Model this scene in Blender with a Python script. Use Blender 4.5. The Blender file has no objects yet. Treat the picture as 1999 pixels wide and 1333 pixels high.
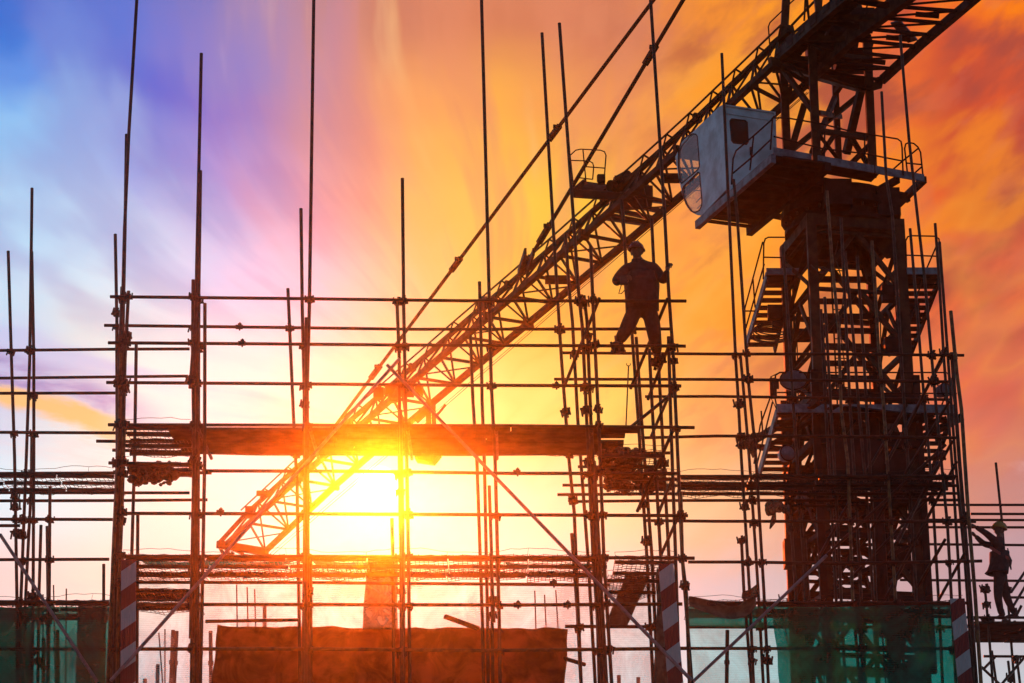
import bpy, bmesh, math, random
from mathutils import Vector, Matrix, geometry, noise
R = math.radians
random.seed(7)
C = bpy.context.scene.collection
sc = bpy.context.scene

# ------------------------------------------------------------------ camera
PITCH, F, CX, CY, H = R(18.8), 4500.0, 999.5, 666.5, 1.6
CP, SP = math.cos(PITCH), math.sin(PITCH)
cam = bpy.data.cameras.new('camera')
cam.sensor_width = 36.0
cam.lens = 36.0 * F / 1999.0
cam.clip_start, cam.clip_end = 0.1, 3000
co = bpy.data.objects.new('camera', cam)
co.location = (0, 0, H)
co.rotation_euler = (R(90) + PITCH, 0, 0)
C.objects.link(co)
sc.camera = co


def ray(px, py):
    a, b = (px - CX) / F, (py - CY) / F
    return Vector((a, CP + b * SP, SP - b * CP))


def P(px, py, Y):
    d = ray(px, py)
    return Vector((0, 0, H)) + d * (Y / d.y)


def PZ(px, py, z):
    d = ray(px, py)
    return Vector((0, 0, H)) + d * ((z - H) / d.z)


def PPL(px, py, o, n):
    d = ray(px, py)
    return Vector((0, 0, H)) + d * ((o - Vector((0, 0, H))).dot(n) / d.dot(n))


# ------------------------------------------------------------------ world, sun, exposure
sc.view_settings.view_transform = 'Standard'
sc.view_settings.look = 'None'
sc.view_settings.exposure = 0
sc.view_settings.gamma = 1
sc.view_settings.use_curve_mapping = False
sc.cycles.use_denoising = True
sc.cycles.max_bounces = 6
sc.cycles.transparent_max_bounces = 24
sc.cycles.volume_bounces = 0
sc.cycles.caustics_reflective = False
sc.cycles.caustics_refractive = False

SUN = ray(738, 955).normalized()
sl = bpy.data.lights.new('sun', 'SUN')
sl.energy = 5.0
sl.color = (1.0, 0.10, 0.002)
sl.angle = R(0.5)
so = bpy.data.objects.new('sun', sl)
so.rotation_euler = SUN.to_track_quat('Z', 'Y').to_euler()
so.location = (-10, 60, 40)
C.objects.link(so)


def lin(c):
    return tuple(((v / 255 + .055) / 1.055) ** 2.4 if v > 10 else v / 255 / 12.92 for v in c)


world = bpy.data.worlds.new('World')
sc.world = world
world.use_nodes = True
wt = world.node_tree
wt.nodes.clear()


class NT:
    def __init__(s, t):
        s.t = t

    def n(s, typ, **kw):
        nd = s.t.nodes.new(typ)
        for k, v in kw.items():
            setattr(nd, k, v)
        return nd

    def put(s, sock, v):
        if isinstance(v, bpy.types.NodeSocket):
            s.t.links.new(v, sock)
        else:
            sock.default_value = v

    def m(s, op, a, b=0.0, c=0.0, clamp=False):
        nd = s.n('ShaderNodeMath', operation=op, use_clamp=clamp)
        s.put(nd.inputs[0], a)
        s.put(nd.inputs[1], b)
        s.put(nd.inputs[2], c)
        return nd.outputs[0]

    def mr(s, v, a, b, c=0.0, d=1.0, smooth=True):
        nd = s.n('ShaderNodeMapRange', interpolation_type='SMOOTHSTEP' if smooth else 'LINEAR')
        s.put(nd.inputs[0], v)
        for i, k in enumerate((a, b, c, d)):
            s.put(nd.inputs[i + 1], k)
        return nd.outputs[0]

    def mix(s, f, a, b, mode='MIX'):
        nd = s.n('ShaderNodeMix', data_type='RGBA', blend_type=mode)
        s.put(nd.inputs[0], f)
        s.put(nd.inputs[6], a)
        s.put(nd.inputs[7], b)
        return nd.outputs[2]

    def comb(s, x, y, z):
        nd = s.n('ShaderNodeCombineXYZ')
        for i, v in enumerate((x, y, z)):
            s.put(nd.inputs[i], v)
        return nd.outputs[0]

    def noise(s, vec, scale, detail=4, rough=.55, dist=0.0):
        nd = s.n('ShaderNodeTexNoise')
        s.put(nd.inputs['Vector'], vec)
        nd.inputs['Scale'].default_value = scale
        nd.inputs['Detail'].default_value = detail
        nd.inputs['Roughness'].default_value = rough
        nd.inputs['Distortion'].default_value = dist
        return nd.outputs[0]


W = NT(wt)
tc = W.n('ShaderNodeTexCoord').outputs['Generated']
sep = W.n('ShaderNodeSeparateXYZ')
W.put(sep.inputs[0], tc)
dx, dy, dz = sep.outputs
AZ = W.m('ARCTAN2', dx, dy)
EL = W.m('ARCSINE', dz)
# cirrus fan: streaks that run out from one point low in the sky
VA, VE = R(-.4), R(16.2)
ca = W.m('SUBTRACT', AZ, VA)
ce = W.m('SUBTRACT', EL, VE)
rr = W.m('SQRT', W.m('ADD', W.m('MULTIPLY', ca, ca), W.m('MULTIPLY', ce, ce)))
phi0 = W.m('ARCTAN2', ca, ce)
bend = W.noise(W.comb(AZ, EL, 2.0), 5.0, 0, .5)
phi = W.m('ADD', phi0, W.m('MULTIPLY', W.m('SUBTRACT', bend, .5), .55))
fn1 = W.noise(W.comb(W.m('MULTIPLY', phi, 3.6), W.m('MULTIPLY', rr, 2.0), 1.5), 1.0, 1, .5)
fn2 = W.noise(W.comb(W.m('MULTIPLY', phi, 7.0), W.m('MULTIPLY', rr, 11.0), 8.0), 1.0, 3, .5)
fn3 = W.noise(W.comb(W.m('MULTIPLY', phi, 34.0), W.m('MULTIPLY', rr, 13.0), 9.0), 1.0, 3, .5)
fmix = W.m('ADD', W.m('MULTIPLY', fn1, .52), W.m('ADD', W.m('MULTIPLY', fn2, .43), W.m('MULTIPLY', fn3, .05)))
# puffy broken cloud towards the right and low down
puf = W.comb(W.m('ADD', W.m('MULTIPLY', AZ, 1.0), W.m('MULTIPLY', EL, .55)), W.m('SUBTRACT', W.m('MULTIPLY', EL, 2.1), W.m('MULTIPLY', AZ, 1.3)), 0.0)
pn1 = W.noise(puf, 8.0, 3, .5, .15)
pn2 = W.noise(puf, 22.0, 4, .5, .2)
bil = W.m('SUBTRACT', 1.0, W.m('ABSOLUTE', W.m('MULTIPLY', W.m('SUBTRACT', W.noise(puf, 15.0, 2, .45, .1), .5), 5.0)), clamp=True)
low = W.comb(AZ, W.m('MULTIPLY', EL, 4.0), 3.0)
ln = W.noise(low, 14.0, 5, .6, .4)

rightw = W.mr(AZ, .02, .12)
topw = W.mr(EL, R(15), R(20))
fanw = W.m('MULTIPLY', W.mr(rr, .02, .09), W.m('MULTIPLY', W.mr(EL, R(14.5), R(18)), W.m('SUBTRACT', 1.0, W.m('MULTIPLY', rightw, .75))))
# turn the look-up about the fan's centre: colour boundaries become streaks
dphi = W.m('MULTIPLY', W.m('SUBTRACT', fmix, .5), W.m('MULTIPLY', fanw, .80))
ph2 = W.m('ADD', phi0, W.m('SUBTRACT', dphi, W.m('MULTIPLY', fanw, W.mr(AZ, -.02, -.12, 0, .07))))
FAZ = W.m('ADD', VA, W.m('MULTIPLY', rr, W.m('SINE', ph2)))
FEL = W.m('ADD', VE, W.m('MULTIPLY', rr, W.m('COSINE', ph2)))
w2 = W.m('MULTIPLY', W.m('SUBTRACT', W.m('ADD', W.m('MULTIPLY', pn1, .7), W.m('MULTIPLY', pn2, .3)), .5), W.m('ADD', .004, W.m('MULTIPLY', rightw, .12)))
AZW = W.m('ADD', FAZ, w2)
ELW = W.m('ADD', FEL, W.m('ADD', W.m('MULTIPLY', W.m('SUBTRACT', ln, .5), .010), W.m('MULTIPLY', w2, .6)))

ROWS = [  # image row of the photograph -> (column, sRGB)
 (-150, [(-500, (40, 70, 150)), (0, (62, 95, 190)), (300, (120, 118, 188)), (650, (190, 132, 150)), (1000, (210, 128, 112)), (1400, (240, 140, 60)), (1700, (235, 110, 50)), (2000, (250, 118, 25)), (2500, (150, 70, 60))]),
 (30, [(-500, (40, 80, 170)), (0, (58, 104, 204)), (150, (95, 118, 205)), (300, (124, 122, 192)), (470, (172, 140, 178)), (640, (205, 136, 138)), (850, (212, 126, 104)), (1050, (214, 128, 106)), (1230, (206, 122, 104)), (1400, (246, 146, 54)), (1560, (255, 156, 40)), (1720, (235, 100, 50)), (1850, (232, 92, 48)), (2000, (255, 130, 22)), (2500, (160, 75, 60))]),
 (200, [(-500, (30, 90, 190)), (0, (42, 118, 216)), (120, (62, 120, 220)), (260, (122, 124, 208)), (450, (152, 134, 196)), (640, (224, 150, 150)), (800, (246, 164, 118)), (960, (252, 176, 92)), (1150, (238, 150, 106)), (1400, (252, 166, 58)), (1560, (255, 165, 45)), (1720, (252, 118, 48)), (1880, (196, 76, 54)), (2000, (232, 92, 46)), (2500, (150, 70, 65))]),
 (285, [(-500, (60, 120, 210)), (0, (92, 150, 232)), (110, (74, 124, 222)), (220, (84, 104, 212)), (400, (144, 126, 202)), (560, (204, 146, 184)), (680, (234, 154, 150)), (800, (248, 176, 120)), (960, (252, 188, 92)), (1150, (244, 166, 94)), (1330, (250, 152, 80)), (1500, (253, 168, 54)), (1720, (253, 128, 48)), (1880, (206, 82, 52)), (2000, (200, 80, 56)), (2500, (145, 70, 70))]),
 (400, [(-500, (120, 170, 230)), (0, (160, 206, 250)), (110, (178, 200, 245)), (220, (150, 152, 226)), (400, (188, 150, 212)), (560, (222, 160, 200)), (680, (238, 168, 168)), (800, (250, 190, 128)), (1000, (252, 204, 96)), (1160, (252, 196, 72)), (1330, (252, 158, 78)), (1500, (253, 172, 62)), (1750, (254, 142, 44)), (1880, (226, 92, 50)), (2000, (165, 66, 62)), (2500, (140, 70, 75))]),
 (600, [(-500, (180, 205, 235)), (0, (204, 230, 254)), (200, (226, 234, 250)), (400, (226, 210, 244)), (600, (250, 204, 220)), (760, (255, 210, 160)), (900, (255, 206, 116)), (1000, (255, 196, 84)), (1170, (255, 176, 78)), (1400, (255, 170, 66)), (1600, (255, 150, 60)), (1800, (248, 118, 60)), (1930, (212, 88, 64)), (2000, (222, 96, 66)), (2500, (150, 80, 80))]),
 (800, [(-500, (205, 205, 225)), (0, (226, 218, 236)), (120, (240, 228, 228)), (300, (255, 248, 240)), (500, (255, 242, 236)), (700, (255, 246, 206)), (900, (255, 240, 160)), (1050, (255, 232, 134)), (1200, (255, 214, 106)), (1400, (252, 168, 98)), (1600, (245, 140, 92)), (1900, (228, 110, 82)), (2000, (216, 106, 86)), (2500, (150, 90, 90))]),
 (1000, [(-500, (210, 220, 235)), (0, (236, 244, 254)), (300, (255, 246, 228)), (500, (255, 252, 240)), (740, (255, 255, 248)), (1000, (255, 246, 210)), (1200, (255, 226, 172)), (1400, (246, 194, 146)), (1600, (230, 168, 140)), (1900, (210, 140, 126)), (2000, (198, 138, 132)), (2500, (150, 115, 120))]),
 (1150, [(-500, (205, 200, 210)), (0, (248, 216, 210)), (200, (252, 232, 212)), (500, (252, 238, 226)), (740, (255, 250, 240)), (1000, (248, 232, 222)), (1200, (236, 214, 206)), (1400, (216, 196, 196)), (1600, (204, 182, 182)), (1900, (194, 158, 164)), (2000, (188, 152, 162)), (2500, (150, 130, 140))]),
 (1333, [(-500, (175, 190, 200)), (0, (196, 214, 222)), (300, (206, 220, 226)), (740, (232, 228, 224)), (1000, (220, 228, 230)), (1300, (206, 222, 226)), (1600, (198, 212, 218)), (2000, (192, 200, 208)), (2500, (160, 170, 180))]),
]
A0, A1 = -.36, .36
rows = []
for y, cols in ROWS:
    b = (y - CY) / F
    el = math.asin(ray(CX, y).normalized().z)
    rn = W.n('ShaderNodeValToRGB')
    rn.color_ramp.interpolation = 'B_SPLINE' if len(cols) > 40 else 'EASE'
    els = rn.color_ramp.elements
    for i, (x, c) in enumerate(cols):
        az = math.atan2((x - CX) / F, CP + b * SP)
        pos = (az - A0) / (A1 - A0)
        e = els[i] if i < 2 else els.new(pos)
        e.position = pos
        # the warm haze in front adds red; keep the clear left sky cool behind it
        e.color = (*lin((c[0] * (.91 if 350 < y < 1100 and x < 420 else 1), c[1], c[2] * (.86 if y < 500 and 520 < x < 1300 else 1))), 1)
    rn.color_ramp.interpolation = 'LINEAR'
    W.put(rn.inputs[0], W.mr(AZW, A0, A1, smooth=False))
    rows.append((el, rn.outputs[0]))
sky = rows[0][1]
for (e0, c0), (e1, c1) in zip(rows, rows[1:]):
    sky = W.mix(W.mr(ELW, e0, e1), sky, c1)
# streak and cloud tints
st = W.m('MULTIPLY', W.m('SUBTRACT', fmix, .5), fanw)
tint = W.mix(W.mr(AZ, -.17, -.03), (.50, .46, .80, 1), (1.0, .56, .20, 1))
sky = W.mix(W.mr(st, .01, .12, 0, .52), sky, tint)
tin2 = W.mix(W.mr(AZ, -.15, -.05), (.17, .19, .60, 1), (.78, .27, .14, 1))
sky = W.mix(W.m('MULTIPLY', W.mr(st, -.01, -.12, 0, .52), W.mr(EL, R(17), R(21))), sky, tin2)
pm = W.m('ADD', W.m('MULTIPLY', pn1, .55), W.m('MULTIPLY', pn2, .45))
pd = W.m('MULTIPLY', W.mr(pm, .535, .40), W.m('MULTIPLY', rightw, W.m('MULTIPLY', topw, .9)))
sky = W.mix(pd, sky, (.40, .072, .050, 1))
pb = W.m('MULTIPLY', W.mr(pm, .5, .64), W.m('MULTIPLY', W.mr(AZ, .04, .11), W.m('MULTIPLY', W.mr(EL, R(14), R(19)), .62)))
sky = W.mix(pb, sky, (1.0, .29, .016, 1))
pc = W.m('MULTIPLY', W.m('MULTIPLY', bil, bil), W.m('MULTIPLY', W.mr(AZ, -.07, .04), W.m('MULTIPLY', W.mr(EL, R(13.5), R(17)), W.mr(EL, R(24), R(20), 0, .27))))
sky = W.mix(pc, sky, (1.0, .42, .06, 1))
pe = W.m('MULTIPLY', W.mr(W.noise(puf, 34.0, 4, .5, .2), .5, .36), W.m('MULTIPLY', W.mr(AZ, .0, .06), W.m('MULTIPLY', W.mr(EL, R(14), R(17)), .22)))
sky = W.mix(pe, sky, (.62, .16, .10, 1))
# low mauve cloud bank with a lit underside, left of the sun
bx = W.m('SUBTRACT', 1.0, W.mr(AZ, -.19, -.145))
cb = W.m('ADD', EL, W.m('ADD', W.m('MULTIPLY', W.m('ADD', AZ, .2), .25), W.m('MULTIPLY', W.m('SUBTRACT', ln, .5), .022)))
b1 = W.m('MULTIPLY', W.mr(cb, R(16.75), R(17.1)), W.mr(cb, R(17.95), R(17.4)))
sky = W.mix(W.m('MULTIPLY', W.m('MULTIPLY', b1, bx), W.mr(ln, .36, .56, .2, 1.0)), sky, (.34, .29, .58, 1))
b2 = W.m('MULTIPLY', W.mr(cb, R(16.3), R(16.6)), W.mr(cb, R(17.05), R(16.8)))
sky = W.mix(W.m('MULTIPLY', W.m('MULTIPLY', b2, bx), .9), sky, (1.0, .56, .15, 1))
b3 = W.m('MULTIPLY', W.mr(ln, .56, .72, 0, .3), W.m('MULTIPLY', W.mr(EL, R(17.5), R(15.5)), W.mr(EL, R(10), R(12.5))))
sky = W.mix(b3, sky, (.93, .66, .62, 1))
# the sky away from the sunset: physical sky, dusk dim
ns = W.n('ShaderNodeTexSky', sky_type='NISHITA', sun_disc=False)
ns.sun_elevation = math.asin(SUN.z)
ns.sun_rotation = math.atan2(SUN.x, SUN.y)
ns.altitude = 50
ns.air_density, ns.dust_density, ns.ozone_density = 1.0, 2.0, 2.0
nsc = W.mix(1.0, ns.outputs[0], (.085, .098, .105, 1), 'MULTIPLY')
aw = W.m('MAXIMUM', W.mr(W.m('ABSOLUTE', AZ), .33, .9), W.mr(EL, R(33), R(60)))
sky = W.mix(aw, sky, nsc)
# sun glare core
dot = W.n('ShaderNodeVectorMath', operation='DOT_PRODUCT')
W.put(dot.inputs[0], tc)
dot.inputs[1].default_value = SUN
core = W.mr(dot.outputs['Value'], math.cos(R(.62)), math.cos(R(.30)))
sky = W.mix(core, sky, (4.5, 3.9, 3.0, 1))
bg = W.n('ShaderNodeBackground')
W.put(bg.inputs[0], sky)
bg.inputs[1].default_value = 1.0
wo = W.n('ShaderNodeOutputWorld')
wt.links.new(bg.outputs[0], wo.inputs[0])


# ------------------------------------------------------------------ materials
def mat(name, col, rough=.6, metal=0.0, var=.25, scale=6.0, bump=.0, col2=None, spec=.4, detail=5):
    m = bpy.data.materials.new(name)
    m.use_nodes = True
    t = NT(m.node_tree)
    b = m.node_tree.nodes['Principled BSDF']
    b.inputs['Roughness'].default_value = rough
    b.inputs['Metallic'].default_value = metal
    b.inputs['Specular IOR Level'].default_value = spec
    tco = t.n('ShaderNodeTexCoord').outputs['Object']
    nz = t.noise(tco, scale, detail, .6)
    c2 = col2 or tuple(max(0, v * (1 - var * 1.6)) for v in col)
    c1 = tuple(min(1, v * (1 + var)) for v in col)
    t.put(b.inputs['Base Color'], t.mix(t.mr(nz, .35, .65), (*c1, 1), (*c2, 1)))
    t.put(b.inputs['Roughness'], t.mr(nz, .3, .7, max(.05, rough - .12), min(1, rough + .15), smooth=False))
    if bump:
        bp = t.n('ShaderNodeBump')
        bp.inputs['Strength'].default_value = bump
        bp.inputs['Distance'].default_value = .01
        t.put(bp.inputs['Height'], t.noise(tco, scale * 5, 4, .6))
        t.put(b.inputs['Normal'], bp.outputs[0])
    return m


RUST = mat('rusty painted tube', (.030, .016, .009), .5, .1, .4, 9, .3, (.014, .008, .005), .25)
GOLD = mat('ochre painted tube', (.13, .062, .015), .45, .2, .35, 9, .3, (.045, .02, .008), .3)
GALV = mat('galvanised tube', (.24, .20, .20), .42, .4, .2, 9, .2)
IRON = mat('dark coupler iron', (.02, .015, .012), .6, .2, .4, 20, .4, None, .25)
WIRE = mat('mesh wire', (.05, .035, .025), .55, .4, .3, 20)
WOOD = mat('weathered plank', (.042, .028, .018), .88, 0, .35, 4, .5, (.02, .014, .010), .15)
CRANE = mat('crane paint', (.026, .018, .008), .6, .0, .4, 5, .3, (.010, .007, .005), .15)
CRANEGREY = mat('grey blue crane steel', (.10, .13, .16), .5, .1, .3, 5, .2)
CRANEDARK = mat('dark crane steel', (.009, .008, .008), .65, .0, .4, 5, .3, None, .12)
CABW = mat('off white cab paint', (.46, .58, .65), .5, .0, .16, 2.2, .15, (.34, .42, .46))
BLACKRUB = mat('black rubber', (.02, .02, .02), .6, 0, .2, 20)
CONC = mat('raw concrete', (.32, .31, .29), .85, 0, .15, 2, .6)
DIRT = mat('bare earth', (.16, .12, .085), .95, 0, .3, .5, .6)
NAVY = mat('navy work cloth', (.010, .012, .018), .9, 0, .3, 14, .4)
TROUS = mat('dark trouser cloth', (.012, .011, .012), .9, 0, .3, 14, .4)
SKIN = mat('skin', (.16, .085, .055), .6, 0, .1, 30)
BOOT = mat('boot leather', (.03, .022, .018), .6, 0, .3, 20)
HELR = mat('dark red helmet', (.16, .03, .025), .32, 0, .1, 6)
HELY = mat('yellow helmet', (.36, .20, .02), .32, 0, .1, 6)
STRAP = mat('harness webbing', (.35, .06, .05), .75, 0, .1, 40)
JUNK = mat('mortar crumbs', (.10, .08, .065), .95, 0, .4, 8, .5)


def sheet_mat(name, col, trans, mix, scale=0.0, tl=.5, wr=1.0, var=.3):
    """thin sheet: part of the light passes, part is scattered through the fibres"""
    m = bpy.data.materials.new(name)
    m.use_nodes = True
    t = NT(m.node_tree)
    m.node_tree.nodes.clear()
    out = t.n('ShaderNodeOutputMaterial')
    tco = t.n('ShaderNodeTexCoord').outputs['Object']
    nz = t.noise(tco, 2.3 * wr, 5, .62, .6)
    c = t.mix(t.mr(nz, .35, .68), (*[v * (1 - var) for v in col], 1), (*[min(1, v * (1 + var)) for v in col], 1))
    d = t.n('ShaderNodeBsdfDiffuse')
    l = t.n('ShaderNodeBsdfTranslucent')
    t.put(d.inputs[0], c)
    t.put(l.inputs[0], c)
    ms = t.n('ShaderNodeMixShader')
    ms.inputs[0].default_value = tl
    m.node_tree.links.new(d.outputs[0], ms.inputs[1])
    m.node_tree.links.new(l.outputs[0], ms.inputs[2])
    tr = t.n('ShaderNodeBsdfTransparent')
    tr.inputs[0].default_value = (*trans, 1)
    m2 = t.n('ShaderNodeMixShader')
    f = t.mr(nz, .3, .7, max(0, mix - .24 * min(1, 2 - 2 * mix)), min(1, mix + .2))
    if scale:
        s2 = t.n('ShaderNodeSeparateXYZ')
        t.put(s2.inputs[0], tco)
        wa = t.m('MULTIPLY', t.m('SINE', t.m('MULTIPLY', s2.outputs[2], scale)), .045)
        f = t.m('ADD', f, wa, clamp=True)
    t.put(m2.inputs[0], f)
    m.node_tree.links.new(tr.outputs[0], m2.inputs[1])
    m.node_tree.links.new(ms.outputs[0], m2.inputs[2])
    m.node_tree.links.new(m2.outputs[0], out.inputs[0])
    return m


NETG = sheet_mat('dense green netting', (.004, .17, .13), (.02, .42, .34), .60, 190, .6)
NETD = sheet_mat('old dark green netting', (.004, .095, .08), (.05, .40, .34), .66, 190, .55)
NETT = sheet_mat('pale teal netting', (.22, .42, .40), (.58, .93, .93), .30, 230, .6, .6, .2)
NETP = sheet_mat('pale dust netting', (.40, .50, .50), (.76, .95, .97), .28, 230, .6, .6, .15)
CLOTHG = sheet_mat('grey hessian cloth', (.26, .24, .20), (.6, .58, .52), .60, 0, .6, 3)
TARPB = sheet_mat('brown tarpaulin', (.36, .16, .06), (.3, .2, .15), .97, 0, .58, 1.2, .5)
TARPO = sheet_mat('olive canvas', (.17, .15, .11), (.3, .3, .25), .96, 0, .25, 3, .3)
BAGM = sheet_mat('thin white plastic', (.11, .09, .07), (.8, .74, .68), .80, 0, .45, 6, .5)

GLASS = bpy.data.materials.new('cab glass')
GLASS.use_nodes = True
gt = NT(GLASS.node_tree)
GLASS.node_tree.nodes.clear()
go = gt.n('ShaderNodeOutputMaterial')
gg = gt.n('ShaderNodeBsdfGlossy')
gg.inputs['Roughness'].default_value = .04
gtr = gt.n('ShaderNodeBsdfTransparent')
gtr.inputs[0].default_value = (.93, .93, .94, 1)
gd = gt.n('ShaderNodeBsdfDiffuse')
gd.inputs[0].default_value = (.5, .48, .46, 1)
gm0 = gt.n('ShaderNodeMixShader')
gt.put(gm0.inputs[0], gt.mr(gt.noise(gt.n('ShaderNodeTexCoord').outputs['Object'], 5, 6, .65, 1.0), .5, .78, .02, .28))
GLASS.node_tree.links.new(gtr.outputs[0], gm0.inputs[1])
GLASS.node_tree.links.new(gd.outputs[0], gm0.inputs[2])
gm = gt.n('ShaderNodeMixShader')
gm.inputs[0].default_value = .08
GLASS.node_tree.links.new(gm0.outputs[0], gm.inputs[1])
GLASS.node_tree.links.new(gg.outputs[0], gm.inputs[2])
GLASS.node_tree.links.new(gm.outputs[0], go.inputs[0])

STRIPE = bpy.data.materials.new('red and white hazard stripes')
STRIPE.use_nodes = True
stt = NT(STRIPE.node_tree)
sb = STRIPE.node_tree.nodes['Principled BSDF']
s3 = stt.n('ShaderNodeSeparateXYZ')
sto = stt.n('ShaderNodeTexCoord').outputs['Object']
stt.put(s3.inputs[0], sto)
ph = stt.m('FRACT', stt.m('MULTIPLY', stt.m('SUBTRACT', s3.outputs[2], stt.m('MULTIPLY', s3.outputs[0], .72)), 1 / .55))
stn = stt.noise(sto, 7, 5, .6)
red = stt.mix(stn, (.13, .009, .009, 1), (.24, .02, .018, 1))
wht = stt.mix(stn, (.58, .56, .56, 1), (.36, .34, .33, 1))
stt.put(sb.inputs['Base Color'], stt.mix(stt.m('GREATER_THAN', ph, .5), red, wht))
sb.inputs['Roughness'].default_value = .5


# ------------------------------------------------------------------ mesh building
class MB:
    def __init__(s):
        s.v, s.f, s.mi, s.cur = [], [], [], 0

    def add(s, vs, fs):
        o = len(s.v)
        s.v += [Vector(v) for v in vs]
        s.f += [tuple(i + o for i in f) for f in fs]
        s.mi += [s.cur] * len(fs)
        return s

    def tube(s, pts, r, n=8, cap=True):
        pts = [Vector(p) for p in pts]
        rs_ = r if isinstance(r, (list, tuple)) else [r] * len(pts)
        vs, fs = [], []
        t0 = (pts[1] - pts[0]).normalized()
        ref = Vector((0, 1, 0)) if abs(t0.y) < .8 else Vector((1, 0, 0))
        for i, p in enumerate(pts):
            t = (pts[min(i + 1, len(pts) - 1)] - pts[max(i - 1, 0)]).normalized()
            a = ref.cross(t)
            if a.length < 1e-4:
                a = Vector((0, 0, 1)).cross(t)
            a.normalize()
            ref = t.cross(a)
            for k in range(n):
                w = 2 * math.pi * k / n
                vs.append(p + (a * math.cos(w) + ref * math.sin(w)) * rs_[i])
        m = len(pts)
        for i in range(m - 1):
            for k in range(n):
                fs.append((i * n + k, i * n + (k + 1) % n, (i + 1) * n + (k + 1) % n, (i + 1) * n + k))
        if cap:
            fs.append(tuple(range(n - 1, -1, -1)))
            fs.append(tuple(range((m - 1) * n, m * n)))
        return s.add(vs, fs)

    def beam(s, a, b, w, h=None, up=(0, 0, 1)):
        a, b = Vector(a), Vector(b)
        h = h or w
        t = (b - a).normalized()
        up = Vector(up)
        if abs(t.dot(up)) > .97:
            up = Vector((0, 1, 0))
        x = t.cross(up).normalized()
        y = x.cross(t)
        vs = [p + x * (i * w / 2) + y * (j * h / 2) for p in (a, b) for i, j in ((-1, -1), (1, -1), (1, 1), (-1, 1))]
        return s.add(vs, [(0, 1, 2, 3), (7, 6, 5, 4), (0, 4, 5, 1), (1, 5, 6, 2), (2, 6, 7, 3), (3, 7, 4, 0)])

    def angle(s, a, b, w, up=(0, 0, 1)):
        """L section: two thin flanges"""
        a, b = Vector(a), Vector(b)
        t = (b - a).normalized()
        up = Vector(up)
        if abs(t.dot(up)) > .97:
            up = Vector((0, 1, 0))
        x = t.cross(up).normalized()
        y = x.cross(t)
        s.beam(a + x * 0, b + x * 0, w, w * .16, y)
        s.beam(a + y * w * .5 - x * w * .42, b + y * w * .5 - x * w * .42, w * .16, w * .84, y)
        return s

    def box(s, c, size, M=None):
        c = Vector(c)
        hx, hy, hz = (v / 2 for v in size)
        vs = [Vector((i * hx, j * hy, k * hz)) for k in (-1, 1) for i, j in ((-1, -1), (1, -1), (1, 1), (-1, 1))]
        if M is not None:
            vs = [M @ v for v in vs]
        return s.add([c + v for v in vs], [(3, 2, 1, 0), (4, 5, 6, 7), (0, 1, 5, 4), (1, 2, 6, 5), (2, 3, 7, 6), (3, 0, 4, 7)])

    def poly(s, pts, ext):
        """a flat outline given real thickness along ext"""
        pts = [Vector(p) for p in pts]
        n = len(pts)
        ext = Vector(ext)
        tri = geometry.tessellate_polygon([pts])
        fs = [tuple(t) for t in tri] + [tuple(i + n for i in reversed(t)) for t in tri]
        fs += [(i, (i + 1) % n, (i + 1) % n + n, i + n) for i in range(n)]
        return s.add(pts + [p + ext for p in pts], fs)

    def ball(s, c, rx, ry=None, rz=None, seg=10, ring=6, M=None):
        ry, rz = ry or rx, rz or rx
        c = Vector(c)
        vs = [Vector((0, 0, -rz))]
        for i in range(1, ring):
            t = -math.pi / 2 + math.pi * i / ring
            for k in range(seg):
                w = 2 * math.pi * k / seg
                vs.append(Vector((rx * math.cos(t) * math.cos(w), ry * math.cos(t) * math.sin(w), rz * math.sin(t))))
        vs.append(Vector((0, 0, rz)))
        fs = [(0, 1 + (k + 1) % seg, 1 + k) for k in range(seg)]
        for i in range(ring - 2):
            for k in range(seg):
                a, b = 1 + i * seg + k, 1 + i * seg + (k + 1) % seg
                fs.append((a, b, b + seg, a + seg))
        o = 1 + (ring - 2) * seg
        fs += [(o + k, o + (k + 1) % seg, o + seg) for k in range(seg)]
        if M is not None:
            vs = [M @ v for v in vs]
        return s.add([c + v for v in vs], fs)

    def build(s, name, mats, parent=None, loc=None, smooth=False):
        """parent: verts are given in world space, stored relative to the root's place"""
        if not isinstance(mats, (list, tuple)):
            mats = [mats]
        o0 = Vector((0, 0, 0))
        if parent is not None:
            q = parent
            while q is not None:
                o0 += q.location
                q = q.parent
        elif loc is not None:
            o0 = Vector(loc)
        me = bpy.data.meshes.new(name)
        me.from_pydata([v - o0 for v in s.v], [], s.f)
        for m in mats:
            me.materials.append(m)
        if len(mats) > 1:
            me.polygons.foreach_set('material_index', s.mi)
        if smooth:
            me.polygons.foreach_set('use_smooth', [True] * len(me.polygons))
        me.update()
        ob = bpy.data.objects.new(name, me)
        C.objects.link(ob)
        if parent is not None:
            ob.parent = parent
        elif loc is not None:
            ob.location = loc
        return ob


def tag(o, label=None, cat=None, group=None, kind=None):
    if label:
        o['label'] = label
    if cat:
        o['category'] = cat
    if group:
        o['group'] = group
    if kind:
        o['kind'] = kind
    return o


def thing(name, loc, label, cat, group=None):
    o = bpy.data.objects.new(name, None)
    o.empty_display_size = .2
    o.location = loc
    C.objects.link(o)
    return tag(o, label, cat, group)


def at_x(pts, t):
    pass


# ------------------------------------------------------------------ ground and the unfinished floor behind the scaffold
m = MB()
N = 24
for i in range(N + 1):
    for j in range(N + 1):
        x, y = -280 + 560 * i / N, -280 + 560 * j / N
        m.v.append(Vector((x, y, 0)))
for i in range(N):
    for j in range(N):
        a = i * (N + 1) + j
        m.f.append((a, a + N + 1, a + N + 2, a + 1))
        m.mi.append(0)
tag(m.build('ground', DIRT), kind='structure')

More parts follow.
